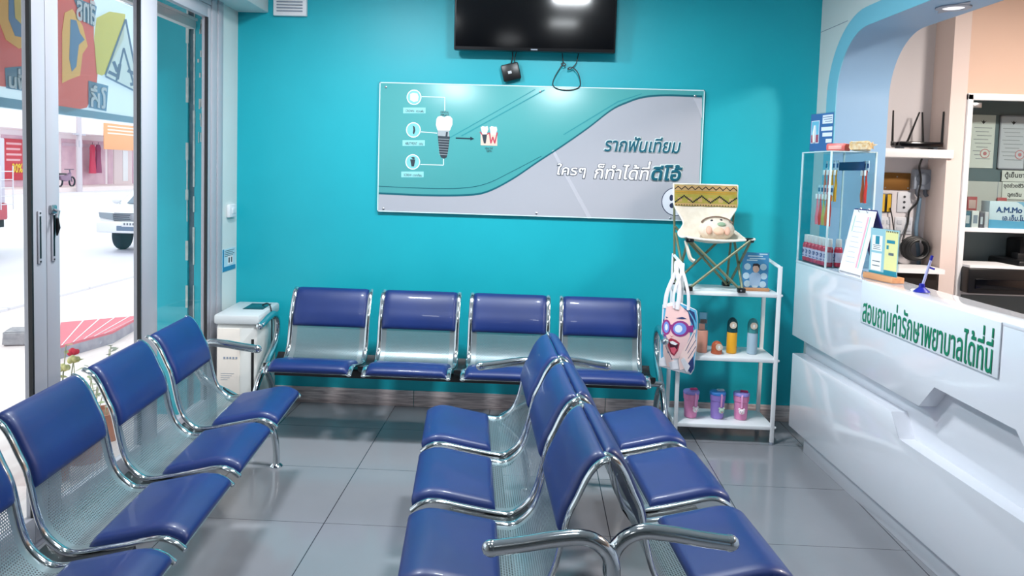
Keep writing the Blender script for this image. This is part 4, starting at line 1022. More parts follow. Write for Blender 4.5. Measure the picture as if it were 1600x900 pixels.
plate('switch_plate', 'white switch plate below the phone socket in the niche', 2.346, 1.228, .11, .11, 2, 'rocker', 'switch')
def cord(label, pts, r=.005, m=None, nm='cable'): tag(MB().tube(spline(pts, 6), r, 8).obj(nm, m or cable_m), label, 'cable')
cord('two black router leads twisting down from the niche shelf over the grey socket', [(2.395, 4.93, 1.655), (2.39, 4.945, 1.60), (2.405, 4.945, 1.52), (2.40, 4.955, 1.44), (2.412, 4.99, 1.38), (2.372, 5.0, 1.32), (2.365, 5.0, 1.24), (2.33, 4.98, 1.13)], .006)
cord('grey flexible conduit running down the niche wall below the grey socket', [(2.425, 4.985, 1.41), (2.425, 4.998, 1.30), (2.42, 4.998, 1.20), (2.445, 5.0, 1.05), (2.455, 5.0, .90), (2.46, 5.0, .72)], .012, mat('conduit_blue_grey', (112, 140, 164), .5), 'conduit')
cord('thin black lead hanging from the yellow striped plate', [(2.25, 5.0, 1.34), (2.262, 4.99, 1.28), (2.275, 4.985, 1.20), (2.29, 4.98, 1.13)], .004)
ck = MB()
for k in range(7):
    r_ = .058+.005*math.sin(k*2.1); ck.tube([(2.392+(r_+.003*k)*math.cos(R(a)), 4.89+.012*k, 1.09+(r_+.002*k)*math.sin(R(a))) for a in range(0, 360, 15)], .009, 8, closed=True)
tag(ck.obj('coiled_cable', cable_m), 'black cable wound in a thick coil hanging in the niche', 'cable')
MBk = MB().tube([(2.392, 5.02, 1.135), (2.392, 4.875, 1.135), (2.392, 4.875, 1.148)], .005, 8); hk = MBk.obj('cable_hook', steel); tag(hk, 'small steel hook holding the coiled black cable', 'hook')
nb = thing('niche_printer', 'black office machine in the niche below the coiled cable', 'printer', (2.232, 4.84, 0))
MB().box((-.20, -.12, .02), (.20, .14, .96), .01).obj('body', black_pl, nb)
MB().box((-.18, -.126, .70), (.18, -.119, .86), .003).obj('front_tray', black_gl, nb)
pb2 = MB().prism([(-.21, -.12), (.16, -.14), (.18, .10), (-.19, .12)], (2.29, 4.82, .962), (1, 0, 0), (0, 1, 0), (0, 0, 1), .028); tag(pb2.obj('paper_stack', paper), 'stack of white paper on the black machine in the niche', 'paper')

# cabinet alcove with shelf
cb_ = thing('glass_cabinet', 'white framed wall cabinet with a shelf, behind the counter', 'cabinet', (0, 0, 0))
CX, CX2, CYF, CYB = 2.575, 3.9, 4.795, 5.10
b = MB(); b.box((CX, CYF-.012, .5), (CX+.032, CYF+.02, 2.045), .003).box((CX, CYF-.012, 2.01), (CX2, CYF+.02, 2.05), .003).obj('frame', white_mat, cb_)
MB().box((CX+.004, CYB-.018, .5), (CX2, CYB-.002, 2.04)).obj('back_panel', mat('cabinet_grey', (104, 120, 126), .5), cb_)
MB().box((CX+.002, CYF+.02, .5), (CX+.014, CYB-.018, 2.04)).obj('side_panel', mat('cabinet_side', (196, 196, 200), .5), cb_)
MB().box((CX+.014, CYF+.005, 1.215), (CX2, CYB-.018, 1.24), .002).obj('shelf', white_mat, cb_)
MB().box((CX+.014, CYF+.005, .83), (CX2, CYB-.018, .85), .002).obj('shelf', white_mat, cb_)
MB().box((CX+.035, CYF-.006, 1.965), (CX+.085, CYF-.001, 1.995), .003).obj('hinge', steel, cb_)
MB().box((CX+.034, CYF-.002, 1.245), (CX2, CYF+.002, 2.008)).obj('glass_pane', clear_mat('cabinet_glass', (240, 246, 246), .5), cb_)
def sheetp(nm, label, x0_, x1_, z0_, z1_, y, cat, seal=None, txt=None, frame=None, col=(226, 226, 220), group=None):
    t = thing(nm, label, cat, ((x0_+x1_)/2, y, (z0_+z1_)/2), 0, group); w_, h_ = (x1_-x0_)/2, (z1_-z0_)/2
    MB().box((-w_, -.003, -h_), (w_, 0, h_)).obj('sheet', mat('sheet_%d_%d_%d' % col, col, .6), t)
    if frame: 
        b = MB()
        for (a, c, d, e) in ((-w_, h_-.008, w_, h_), (-w_, -h_, w_, -h_+.008), (-w_, -h_, -w_+.008, h_), (w_-.008, -h_, w_, h_)): b.box((a, -.006, c), (d, 0, e))
        b.obj('frame', frame, t)
    if seal:
        b = MB()
        for k in range(9): b.box((-w_*.75+.01*(k % 3), -.0038, h_*.5-k*h_*.145), (w_*.75-.02*(k % 2), -.003, h_*.5-k*h_*.145+.004))
        b.obj('text_lines', mat('text_grey', (150, 152, 156), .6), t)
        b = MB(); b.prism([(-.018, .012), (0, -.012), (.018, .012), (.006, .004), (0, .016), (-.006, .004)], (0, -.0030, h_*.72), (1, 0, 0), (0, 0, 1), (0, -1, 0), .0008); b.obj('emblem', ink, t)
        b = MB(); b.prism(circ(seal, -h_*.45, .030, 20), (0, -.0046, 0), (1, 0, 0), (0, 0, 1), (0, 1, 0), .0006); b.mat(1).prism(circ(seal, -h_*.45, .025, 20), (0, -.0052, 0), (1, 0, 0), (0, 0, 1), (0, 1, 0), .0006)
        b.mat(0).prism(circ(seal, -h_*.45, .012, 10), (0, -.0058, 0), (1, 0, 0), (0, 0, 1), (0, 1, 0), .0006); b.obj('red_seal', [mat('seal_red', (206, 130, 134), .6), mat('sheet_%d_%d_%d' % col, col, .6)], t)
    for k, (s, zz, hh) in enumerate(txt or []):
        text_mesh('lettering', s, ink, None, hh, .0008, parent=t, o=(0, -.003, zz), anchor='c')
    return t
E_ = CYB-.022
def cz(x, y): q = at(x, y, Y=E_); return q.x, q.z
def sx4(xa, ya, xb, yb): a, c = cz(xa, yb), cz(xb, ya); return a[0], c[0], a[1], c[1]
sheetp('certificate', 'cream certificate with a red seal pinned in the cabinet beside the door hinge', *sx4(1513, 180, 1556, 262), E_, 'certificate', seal=.02)
sheetp('certificate', 'grey framed certificate with a red seal pinned further inside the cabinet', *sx4(1557, 181, 1606, 264), E_, 'certificate', seal=.05, frame=mat('frame_grey', (150, 150, 160), .4), col=(206, 206, 214))
sheetp('paper_notice', 'white paper notice hanging under the grey framed certificate', *sx4(1563, 267, 1604, 283), E_-.01, 'sign', txt=[('ตู้เย็นยา', -.02, .045)])
sheetp('paper_notice', 'lower white paper notice with two lines of Thai above the medicine shelf', *sx4(1563, 285, 1604, 311), E_-.01, 'sign', txt=[('ชุดช่วยชีวิต', .012, .036), ('ฉุกเฉิน', -.045, .032)])
lb = thing('cabinet_liner', 'pale tiled liner board at the back of the medicine shelf', 'board', (3.2, E_, 1.40))
MB().box((-.56, -.006, -.155), (.60, 0, .125)).obj('board', mat('liner_cream', (206, 204, 200), .5), lb)
b = MB(); 
for k in range(5): b.box((-.5+.25*k, -.0068, -.155), (-.497+.25*k, -.006, .125))
b.obj('joint_line', grey_pl, lb)
# medicines on the shelf
MZ = 1.24
for k, (x, c) in enumerate(((2.625, 'beside the cabinet frame'), (2.79, 'above the small upright boxes'), (2.975, 'above the large blue box'), (3.15, 'farthest along the shelf'))):
    t = thing('medicine_pack', 'red and clear medicine pack stuck high at the shelf back, %s' % c, 'medicine', (x, E_-.012, MZ+.13 if k else MZ+.075), 0, 'red medicine packs')
    MB().box((-.030, -.010, -.055), (.030, .0, .055), .003).obj('pack', mat('pack_red', (196, 96, 100), .4), t)
    MB().box((-.022, -.0115, -.02), (.022, -.0095, .035), .001).obj('label', mat('pack_label', (220, 186, 180), .5), t)
bigb = thing('medicine_box', 'large white and blue medicine box lettered in blue on the cabinet shelf', 'box', (2.93, 4.88, MZ), R(-2))
MB().box((-.155, -.05, 0), (.18, .05, .165), .003).obj('carton', mat('carton_white', (212, 224, 232), .4), bigb)
MB().prism([(-.155, 0), (.18, 0), (.18, .075), (.02, .045), (-.155, .052)], (0, -.0508, 0), (1, 0, 0), (0, 0, 1), (0, 1, 0), .0008).obj('blue_print', mat('carton_blue', (96, 168, 204), .4), bigb)
MB().prism([(.0, .165), (.18, .165), (.18, .10), (.06, .12), (.03, .15)], (0, -.0508, 0), (1, 0, 0), (0, 0, 1), (0, 1, 0), .0008).obj('sky_print', mat('carton_sky', (132, 182, 212), .4), bigb)
text_mesh('lettering', 'A.M.Mo', mat('carton_navy', (34, 82, 138), .4), .15, .032, .0015, parent=bigb, o=(-.115, -.0508, .098))
text_mesh('lettering', 'เอ.เอ็ม.โม', MATS['carton_navy'], .13, .035, .0008, parent=bigb, o=(-.075, -.0512, .050))
for k, (x, w_, h_, c, nmz) in enumerate(((2.605, .022, .088, (60, 84, 110), 'narrow navy'), (2.638, .036, .098, (70, 110, 130), 'teal grey'), (2.684, .042, .103, (226, 224, 222), 'white'), (2.722, .022, .090, (96, 92, 104), 'dark grey'), (2.752, .022, .098, (206, 200, 204), 'pale grey'))):
    t = thing('small_medicine_box', '%s upright medicine box on the cabinet shelf beside the large blue box' % nmz, 'box', (x, 4.86, MZ), 0, 'small upright medicine boxes')
    MB().box((-w_/2, -.04, 0), (w_/2, .04, h_), .002).obj('carton', mat('box_%d' % c[0], c, .5), t)
    MB().box((-w_*.3, -.0408, h_*.25), (w_*.3, -.0399, h_*.75)).obj('carton_print', grey_pl if k == 2 else mat('print_pale_grey', (200, 204, 210), .5), t)
# machines on the lower shelf
p1_ = thing('office_printer', 'low black printer on the cabinet lower shelf with papers on top', 'printer', (2.80, 4.86, .85))
MB().box((-.20, -.16, 0), (.20, .16, .155), .012).obj('body', black_pl, p1_); MB().box((-.16, -.168, .03), (.16, -.158, .09), .004).obj('tray', black_gl, p1_)
tag(MB().prism([(-.19, -.15), (.17, -.16), (.18, .12), (-.2, .13)], (2.80, 4.86, 1.005), (1, 0, 0), (0, 1, 0), (0, 0, 1), .014).obj('paper_stack', paper), 'white papers lying on the low black printer', 'paper')
p2_ = thing('copier', 'tall black copier standing on the lower shelf behind the counter', 'printer', (3.26, 4.90, .85))
MB().box((-.34, -.15, 0), (.34, .18, .20), .014).obj('body', black_pl, p2_); MB().prism([(-.235, .195), (.34, .195), (.34, .325), (-.215, .325), (-.235, .315)], (0, .02, 0), (1, 0, 0), (0, 0, 1), (0, 1, 0), .15, bev=.008).obj('scanner_lid', black_pl, p2_)
MB().box((-.27, -.02, .18), (-.2, .05, .235), .004).obj('hinge_block', dark_metal, p2_)
MB().prism([(-.13, -.17), (.2, -.17), (.2, .0), (-.1, .0)], (0, 0, .202), (1, 0, 0), (0, 1, 0), (0, 0, 1), .006).obj('output_paper', paper, p2_)
# office chair behind the counter
oc_ = thing('office_chair', 'blue and black office chair standing behind the counter', 'chair', (2.62, 3.62, 0), R(150))
MB().prism([(-.21, .64)]+[(-.21, .98)]+arc(-.12, .99, .09, 180, 90, 5)+arc(.12, .99, .09, 90, 0, 5)+[(.21, .98), (.21, .64)], (0, .21, 0), (1, 0, 0), (0, 0, 1), (0, 1, 0), .07, bev=.015).obj('backrest', black_pl, oc_)
MB().box((-.18, .19, .68), (.18, .225, 1.03), .03, 3).obj('back_cushion', mat('office_blue', (24, 34, 116), .6), oc_)
MB().box((-.23, -.24, .44), (.23, .22, .52), .03, 3).obj('seat', mat('office_blue', (24, 34, 116), .6), oc_)
MB().tube([(0, 0, .08), (0, 0, .45)], .025, 12).obj('gas_lift', chrome, oc_)
MB().tube([(0, .2, .47), (0, .29, .52), (0, .29, .72)], .02, 8, flat=.5).obj('back_bar', black_pl, oc_)
for k in range(5):
    a = R(72*k+20); lg = MB().tube([(.02*math.cos(a), .02*math.sin(a), .10), (.28*math.cos(a), .28*math.sin(a), .07)], [.02, .013], 8).obj('leg', black_pl, oc_)
    MB().lathe([(.005, -.012), (.025, -.012), (.027, 0), (.025, .012), (.005, .012)], 14, M=Matrix.Translation((.28*math.cos(a), .28*math.sin(a), .027)) @ Matrix.Rotation(R(90), 4, 'X')).obj('caster', black_pl, lg)
for s in (-1, 1): MB().tube(spline([(s*.2, .05, .48), (s*.27, .05, .50), (s*.28, .05, .66), (s*.27, -.05, .69), (s*.27, -.16, .69)], 5), .016, 8).obj('armrest', black_pl, oc_)

# ceiling lamps and the recessed downlight in the arch
for i, (c, sx_, sy_, w_, col) in enumerate(LAMPS+[STAFF_LAMP]):
    lab = ['between the television and the door side', 'over the bench along the doors', 'over the middle benches', 'over the near end of the doors', 'near the front wall', 'in the staff room'][i]
    t = thing('ceiling_light', 'square flush ceiling light %s' % lab, 'light', c, 0, 'ceiling lights')
    b = MB(); b.box((-sx_/2-.015, -sy_/2-.015, -.02), (sx_/2+.015, sy_/2+.015, .01), .004); b.obj('frame', white_mat, t)
    MB().box((-sx_/2, -sy_/2, -.024), (sx_/2, sy_/2, -.019)).obj('diffuser', mat('lamp_diffuser_%d' % (i == 5), (240, 240, 240), .5, emit=(255, 250, 245), es=1.5), t)
dl = thing('downlight', 'round recessed downlight in the blue underside of the arch', 'light', at(1490, 11, Z=2.32))
MB().lathe([(.045, 0), (.075, -.001), (.075, -.006), (.048, -.008), (.045, -.003)], 28).obj('ring', mat('ring_grey', (150, 160, 176), .4), dl)
MB().lathe([(.001, -.002), (.046, -.002), (.046, -.005), (.001, -.005)], 24).obj('lens', mat('lens_lit', (240, 240, 240), .4, emit=(235, 235, 240), es=.55), dl)
for s in (-1, 1):
    b = MB(); b.prism([(s*.07, -.03), (s*.13, .0), (s*.07, .03)], (0, 0, -.004), tuple(SX), tuple(SN), (0, 0, 1), .003); b.obj('clip', MATS['ring_grey'], dl)
# ---------------------------------------------------------------- outside the doors
GZ = -.14
struct(MB().box((-5.6, -8, -.6), (-2.0, 30, GZ)).obj('pavement', noisy('pale_pavement', (236, 224, 222), (222, 206, 204), 3., .6, stretch=(6, .6, 1))))
RZ = -.42
struct(MB().box((-60, -30, RZ-.3), (-5.6, 140, RZ)).obj('road', noisy('pale_road', (226, 224, 232), (210, 208, 220), .8, .6, stretch=(1, .3, 1))))
struct(MB().box((-2.02, -8, GZ-.1), (-1.98, 4.6, -.01)).obj('step_riser', white_paint))
# party wall fin with its cracked joint
fw = MB().box((-2.45, 4.84, GZ), (-2.222, 5.1, 2.95)); fw.box((-2.178, 4.84, GZ), (-1.985, 5.1, 2.95))
struct(fw.obj('wall_outside', noisy('daylit_teal', (22, 172, 190), (30, 184, 200), 2., .5)))  # same teal wall, brighter copy with the daylight put into its colour
struct(MB().box((-2.23, 4.862, GZ), (-2.17, 5.08, 2.95)).obj('wall_joint', noisy('joint_grey', (96, 110, 124), (120, 132, 142), 20, .7)))
random.seed(3); b = MB()
for x in (-2.222, -2.178):
    z = .1
    while z < 2.5:
        h = random.uniform(.04, .16); w_ = random.uniform(.003, .012)
        if random.random() < .85: b.box((x-w_, 4.834, z), (x+w_*.6, 4.842, z+h), .002)
        z += h*.95
for k in range(26):
    x = -2.16+random.uniform(0, .06); z = random.uniform(1.5, 2.5); b.box((x, 4.836, z), (x+random.uniform(.004, .012), 4.842, z+random.uniform(.02, .07)), .001)
struct(b.obj('trim_5', noisy('plaster_flakes', (214, 220, 216), (180, 192, 190), 30, .8)))
b = MB(); b.box((-2.215, 1.0, 2.335), (-2.17, 4.84, 2.385), .003); b.box((-2.235, 1.0, 2.385), (-2.16, 4.84, 2.40))
struct(b.obj('trim_6', mat('outdoor_ledge', (226, 222, 220), .6)))
struct(MB().box((-3.2, -6, 2.95), (-1.98, 5.1, 3.02)).obj('ceiling_porch', noisy('porch_dark', (84, 84, 92), (60, 62, 70), 6, .7)))
struct(MB().box((-1.999, -3.3, 2.44), (-1.96, 4.83, 2.96)).obj('wall_front_upper', mat('outdoor_grey', (120, 126, 134), .6)))

# printed banner hung from the porch roof, seen from behind
BX = -3.3
bn = thing('banner', 'large red and pale blue printed banner hung outside, seen from behind through the doors', 'banner', (BX, 0, 0))
film = lambda n_, c: cloth_through('film_'+n_, tuple(min(255, int(v*.72+.28*215)+22) for v in c), .6)  # each print colour paled, the overexposed wash put into the film
zb, zt = 1.80, 2.74; ya, yb = 3.2, 6.36
def ban(name, polys, m, lay):
    b = MB()
    for pi_, p in enumerate(polys): b.prism(p, (.0012*lay+.001+pi_*.00008, 0, 0), (0, 1, 0), (0, 0, 1), (1, 0, 0), .0006)
    return b.obj(name, m, bn, ang=0)
def by(x, y): q = at(x, y, X=BX); return (q.y, q.z)
b = MB(); N_ = 60; vs = []; fs = []
for i in range(N_+1):
    y = ya+(yb-ya)*i/N_
    for z in (zb, zt): vs.append((-.012+.006*math.sin(y*5), y, z))
fs = [(2*i, 2*i+2, 2*i+3, 2*i+1) for i in range(N_)]
b.add(vs, fs); b.obj('cloth', film('pale_blue', (168, 196, 208)), bn)
ban('red_field', [[(ya, zb+.08), by(48, 140), by(100, 176), by(135, 168), by(150, 140), by(152, 115), by(146, 60), by(146, -30), (ya, zt)]], film('red', (214, 108, 100)), 1)
ban('lower_border', [[(ya, zb+.004), (yb, zb+.004), (yb, zb+.052), (ya, zb+.075)]], film('grey_blue', (120, 156, 176)), 2)
ban('upper_border', [[by(180, 0), by(218, 12), by(222, 30), (yb, zt-.04), (yb, zt)]], film('grey_blue', (120, 156, 176)), 2)
ban('yellow_patch', [[by(150, 115), by(146, 60), by(150, 28), by(170, 18), by(195, 22), by(192, 60), by(165, 115), by(158, 118)]], film('yellow', (206, 196, 112)), 3)
blu_ = film('blue', (112, 154, 196)); ylw = film('gold', (232, 206, 120))
ban('numeral_outline', [[by(0, -8), by(-4, 30), by(8, 62), by(28, 76), by(50, 72), by(50, -8)], [by(96, 50), by(100, 20), by(112, 14), by(128, 40), by(136, 72), by(128, 84), by(124, 118), by(108, 124), by(96, 130)]], ylw, 3)
ban('numeral', [[by(12, -8), by(12, 30), by(22, 56), by(40, 60), by(47, 50), by(47, -8)], [by(109, 30), by(118, 32), by(124, 52), by(131, 62), by(122, 70), by(118, 104), by(111, 112), by(107, 92)]], blu_, 4)
ban('numeral_core', [[by(20, -8), by(22, 28), by(32, 38), by(36, 20), by(34, -8)]], ylw, 5)
lbl = film('label_blue', (108, 148, 176))
ban('word_plate', [[by(6, 106), by(48, 102), by(48, 144), by(8, 138)], [by(137, 126), by(168, 134), by(165, 174), by(137, 168)], [by(112, -6), by(150, 10), by(145, 42), by(128, 32)]], lbl, 4)
wfm = cloth_through('film_white', (232, 238, 242), .6)
def bword(s, xa_, ya_, xb_, yb_):
    p, q = by(xa_, yb_), by(xb_, ya_)
    text_mesh('lettering', s, wfm, q[0]-p[0], q[1]-p[1], .006, parent=bn, o=(.010, q[0], p[1]), u=(0, -1, 0), v=(0, 0, 1), n=(1, 0, 0), lift=0)
bword('เพิ่ม', 12, 112, 45, 136); bword('ให้', 140, 138, 164, 166); bword('สิทธิ', 118, 4, 147, 30)
def bl(x0_, y0_, x1_, y1_, w=1.4):
    dx, dy = x1_-x0_, y1_-y0_; k = math.hypot(dx, dy); nx, ny = -dy/k*w, dx/k*w
    return [by(x0_+nx, y0_+ny), by(x1_+nx, y1_+ny), by(x1_-nx, y1_-ny), by(x0_-nx, y0_-ny)]
ban('tent_panel', [[by(195, 30), by(163, 118), by(216, 145), by(214, 118)]], film('tent_pale', (204, 214, 214)), 4)
ban('tent_drawing', [bl(195, 30, 163, 118), bl(195, 30, 217, 145), bl(163, 119, 217, 146), bl(192, 75, 180, 128), bl(192, 75, 210, 140), bl(168, 112, 184, 120, 2.5), bl(176, 96, 182, 112, 2.5), bl(198, 110, 214, 118, 2.5), bl(202, 132, 214, 130, 2.5), bl(186, 100, 182, 124, 2.5)], film('tent_ink', (104, 132, 164)), 5)

# street in front
def strip(o, d, w_, name, label, m, cat): pass
rm = thing('striped_ramp', 'low red ramp with white stripes on a grey slab on the pavement outside', 'ramp', (0, 0, 0))
c1, c2, c3, c4 = at(88, 540, Z=GZ+.12), at(95, 502, Z=GZ+.12), at(222, 491, Z=GZ+.12), at(176, 516, Z=GZ+.12)
cs = [c1, c4, c3, c2]
MB().prism([(p.x, p.y) for p in cs], (0, 0, GZ), (1, 0, 0), (0, 1, 0), (0, 0, 1), .09).obj('slab', noisy('slab_grey', (176, 170, 180), (150, 146, 158), 12, .8), rm)
MB().prism([(p.x, p.y) for p in cs], (0, 0, GZ+.09), (1, 0, 0), (0, 1, 0), (0, 0, 1), .02).obj('red_sheet', mat('ramp_red', (216, 110, 124), .6), rm)
b = MB()
for k in range(5):
    t0 = .08+.19*k; p, q = c1.lerp(c4, t0), c2.lerp(c3, min(1, t0+.18)); r_, s_ = c1.lerp(c4, t0+.018), c2.lerp(c3, min(1, t0+.198))
    b.prism([(p.x, p.y), (r_.x, r_.y), (s_.x, s_.y), (q.x, q.y)], (0, 0, GZ+.11), (1, 0, 0), (0, 1, 0), (0, 0, 1), .004)
b.obj('white_stripe', white_mat, rm)
bk = thing('concrete_block', 'rough grey concrete block lying on the pavement outside the near door', 'block', at(46, 536, Z=GZ), R(20))
bb = MB().box((-.18, -.11, 0), (.18, .11, .12), .015); 
for q in bb.bm.verts: q.co += Vector((random.uniform(-.012, .012), random.uniform(-.012, .012), random.uniform(0, .012)))
bb.obj('block', noisy('concrete', (170, 166, 170), (140, 138, 144), 20, .9), bk)
kz = MB()
for y in range(16): kz.box((-5.75, 2+y*1.5, GZ-.3), (-5.6, 3.46+y*1.5, GZ+.03), .01)
struct(kz.obj('kerb', mat('kerb_pale', (222, 218, 224), .7)))

# flowering plants just outside the glass
def plant(label, base, h, leafc, flower, n, seed, tall=1.):
    random.seed(seed); t = thing('potted_plant', label, 'plant', base)
    MB().lathe([(.085, 0), (.11, .16), (.115, .17), (.10, .17), (.095, .15), (.01, .14)], 20).obj('pot', mat('pot_clay', (176, 120, 100), .7), t)
    st = MB(); lf = MB(); fl = MB(); first = True
    for k in range(n):
        a = random.uniform(0, 6.28); r_ = random.uniform(.02, .12); x, y = r_*math.cos(a), r_*math.sin(a); hh = h*random.uniform(.65, 1.)
        P_ = spline([(x*.3, y*.3, .14), (x*.7, y*.7, .14+hh*.5), (x, y, .14+hh)], 4); st.tube(P_, .003, 5)
        for j in range(2, len(P_)):
            for s in range(1):
                p = P_[j]; th = random.uniform(0, 6.28); d = Vector((math.cos(th), math.sin(th), random.uniform(-.2, .5))); l = random.uniform(.03, .055)*tall; sd = d.cross(Vector((0, 0, 1))).normalized()*l*.35
                lf.add([p, p+d*l*.5+sd, p+d*l, p+d*l*.5-sd+Vector((0, 0, .004))], [(0, 1, 2, 3)])
        if k < flower[0]:
            p = P_[-1]
            for m_ in range(9):
                th = m_*2.4; rr = .003+.0019*m_; fl.ball((p.x+rr*math.cos(th), p.y+rr*math.sin(th), p.z+.014-.004*(m_//3)+.004*(m_ % 3)), .015, 10, sc=(1, 1, 1.05))
    st.obj('stem', mat('stem_green', (186, 186, 156), .7), t); lf.obj('foliage', noisy('leaf_%d' % seed, leafc, tuple(min(255, c+30) for c in leafc), 20, .6), t, ang=0)
    if flower[0]: fl.obj('flower', mat('flower_%d' % seed, flower[1], .6), t)
plant('potted rose with a red bloom standing outside the glass door', at(120, 640, X=-2.45)*1.0 if False else (-2.42, 4.03, GZ), .45, (166, 176, 130), (1, (222, 50, 70)), 6, 11)
plant('potted plant with pale yellow blooms outside the glass door, beside the door stile', (-2.44, 3.76, GZ), .56, (190, 192, 130), (3, (240, 230, 160)), 5, 12)
plant('small bare leafy potted plant outside the glass, nearest the teal wall', (-2.50, 4.36, GZ), .44, (150, 154, 136), (0, (0, 0, 0)), 5, 13)

# white pickup truck facing the clinic
pk_ = thing('pickup_truck', 'white pickup truck parked on the road outside, facing the clinic', 'truck', (-8.24, 15.5, RZ), R(2)); pk_.scale = (.86, .86, .86)
wht = mat('truck_white', (236, 236, 240), .25, coat=.5); dkg = mat('truck_glass', (120, 134, 150), .08); tyre = mat('tyre_rubber', (40, 44, 54), .8); hub = mat('hub_silver', (170, 174, 182), .35, .8)
side = [(0, .52), (-.02, .80), (.05, .98), (.25, 1.06), (1.05, 1.13), (1.75, 1.62), (2.9, 1.66), (3.25, 1.15), (5.0, 1.15), (5.05, .62), (4.6, .52), (4.55, .75), (4.2, .88), (3.85, .75), (3.8, .50), (1.42, .46), (1.36, .74), (1.0, .88), (.64, .74), (.58, .5)]
bd = MB().prism(side, (-.86, 0, 0), (0, 1, 0), (0, 0, 1), (1, 0, 0), 1.72, bev=.03)
for q in bd.bm.verts:
    if q.co.z > 1.2: q.co.x *= .84
    if q.co.y < .3: q.co.x *= .95
bd.obj('body', wht, pk_)
MB().prism([(-.66, 1.16), (.66, 1.16), (.58, 1.56), (-.58, 1.56)], (0, 1.02, 0), (1, 0, 0), (0, 0, 1), (0, 1, 0), .02, M=Matrix.Translation((0, 1.03, 1.16)) @ Matrix.Rotation(R(-52), 4, 'X') @ Matrix.Translation((0, -1.03, -1.16))).obj('windscreen', dkg, pk_)
g_ = MB().box((-.46, -.045, .78), (.46, -.01, .98), .015).obj('grille', mat('grille_dark', (92, 96, 106), .4), pk_)
for k in range(4): MB().box((-.45, -.06, .80+.048*k), (.45, -.04, .818+.048*k), .004).obj('grille_bar', hub, g_)
MB().lathe([(.001, 0), (.07, 0), (.07, .012), (.05, .016), (.001, .016)], 20, M=Matrix.Translation((0, -.05, .885)) @ Matrix.Rotation(R(90), 4, 'X')).obj('emblem', hub, g_)
for s in (-1, 1):
    MB().prism([(s*.47, .80), (s*.80, .86), (s*.82, .98), (s*.49, .97)], (0, -.03, 0), (1, 0, 0), (0, 0, 1), (0, 1, 0), .05).obj('headlight', mat('headlight', (150, 156, 166), .15), pk_)
    MB().ball((s*.70, -.06, .60), .07, 14, sc=(1, .5, 1)).obj('fog_light', mat('fog_light', (110, 116, 126), .2), pk_)
    m_ = MB().box((s*.84-.0, 1.18, 1.16), (s*.98, 1.20, 1.18)).ball((s*1.0, 1.17, 1.22), .12, 14, sc=(1, .5, .8)).obj('mirror', wht, pk_)
    for y in (1.0, 4.2):
        M = Matrix.Translation((s*.76, y, .36)) @ Matrix.Rotation(R(90), 4, 'Y')
        wl = MB().lathe([(.20, -.11), (.33, -.11), (.36, -.07), (.36, .07), (.33, .11), (.20, .11)], 28, M=M).obj('wheel', tyre, pk_)
        MB().lathe([(.01, -.1), (.2, -.1), (.2, .1), (.01, .1)], 18, M=M).obj('hub', hub, wl)
bm_ = MB().box((-.84, -.14, .50), (.84, .02, .78), .05, 3).obj('bumper', wht, pk_)
MB().box((-.34, -.15, .56), (.34, -.13, .68), .01).obj('bumper_intake', mat('intake', (110, 126, 150), .5), bm_)
pl_ = MB().box((-.21, -.162, .66), (.21, -.145, .79), .004).obj('number_plate', mat('plate_pale', (226, 226, 230), .4), bm_)
b = MB()
for k in range(5): b.box((-.16+.07*k, -.165, .70), (-.12+.07*k, -.161, .75))
b.obj('plate_print', mat('plate_ink', (110, 112, 122), .5), pl_)

# tail of a red truck at the left edge, with its ladder
rt_ = thing('red_truck', 'tail of a tall red truck with a white ladder, at the left edge outside', 'truck', (-10.27, 14.7, RZ), R(0))
rbm = mat('truck_red', (196, 70, 84), .4)
MB().box((-1.9, -4.6, .70), (-.03, -.03, 1.02), .03).obj('cargo_box', rbm, rt_)
MB().box((-1.9, -4.55, 1.02), (-.06, -.06, 2.28), .02).obj('roof_rail', mat('truck_pale', (206, 200, 214), .4), rt_)
for y in (-3.7, -.7):
    for x in (-.2, -1.7):
        M = Matrix.Translation((x, y, .36)) @ Matrix.Rotation(R(90), 4, 'Y')
        wl = MB().lathe([(.2, -.11), (.33, -.11), (.37, -.06), (.37, .06), (.33, .11), (.2, .11)], 24, M=M).obj('wheel', tyre, rt_); MB().lathe([(.01, -.1), (.2, -.1), (.2, .1), (.01, .1)], 16, M=M).obj('hub', hub, wl)
MB().box((-1.9, -4.6, .55), (-.1, -.05, .82)).obj('chassis', dark_metal, rt_)
b = MB()
for y in (-.30, .05): b.tube([(.02, y, .9), (.02, y, 1.75)], .012, 6)
for k in range(5): b.tube([(.02, -.30, 1.0+.16*k), (.02, .05, 1.0+.16*k)], .009, 6)
b.obj('ladder', mat('ladder_white', (226, 224, 232), .4), rt_)

# shops across the street
FX = -30.
def fy(x, y): q = at(x, y, X=FX); return q.y, q.z
sp_ = thing('shop_row', 'long pale shop building with open fronts across the street', 'building', (FX, 0, 0))
MB().box((-6, 20, RZ), (0, 110, 6.6)).obj('wall', mat('shop_wall', (244, 232, 236), .7), sp_)
MB().box((0, 20, 3.05), (2.2, 110, 3.25)).obj('awning', mat('shop_awning', (246, 240, 242), .6), sp_)
MB().box((0, 20, RZ), (3.0, 110, -.2)).obj('step', mat('shop_step', (238, 222, 220), .7), sp_)
op_ = noisy('shop_interior', (226, 190, 202), (206, 168, 186), 1.2, .8)
for x0_, x1_ in ((2, 46), (96, 118), (128, 164), (168, 176), (206, 222)):
    ya_, yb_ = sorted((fy(x0_, 260)[0], fy(x1_, 260)[0])); w_ = MB().box((.0, ya_, -.2), (.03, yb_, 2.75)).obj('shopfront', op_, sp_)
    MB().box((.03, ya_, 2.3), (.08, yb_, 2.5)).obj('front_rail', mat('shop_rail', (206, 180, 196), .6), w_)
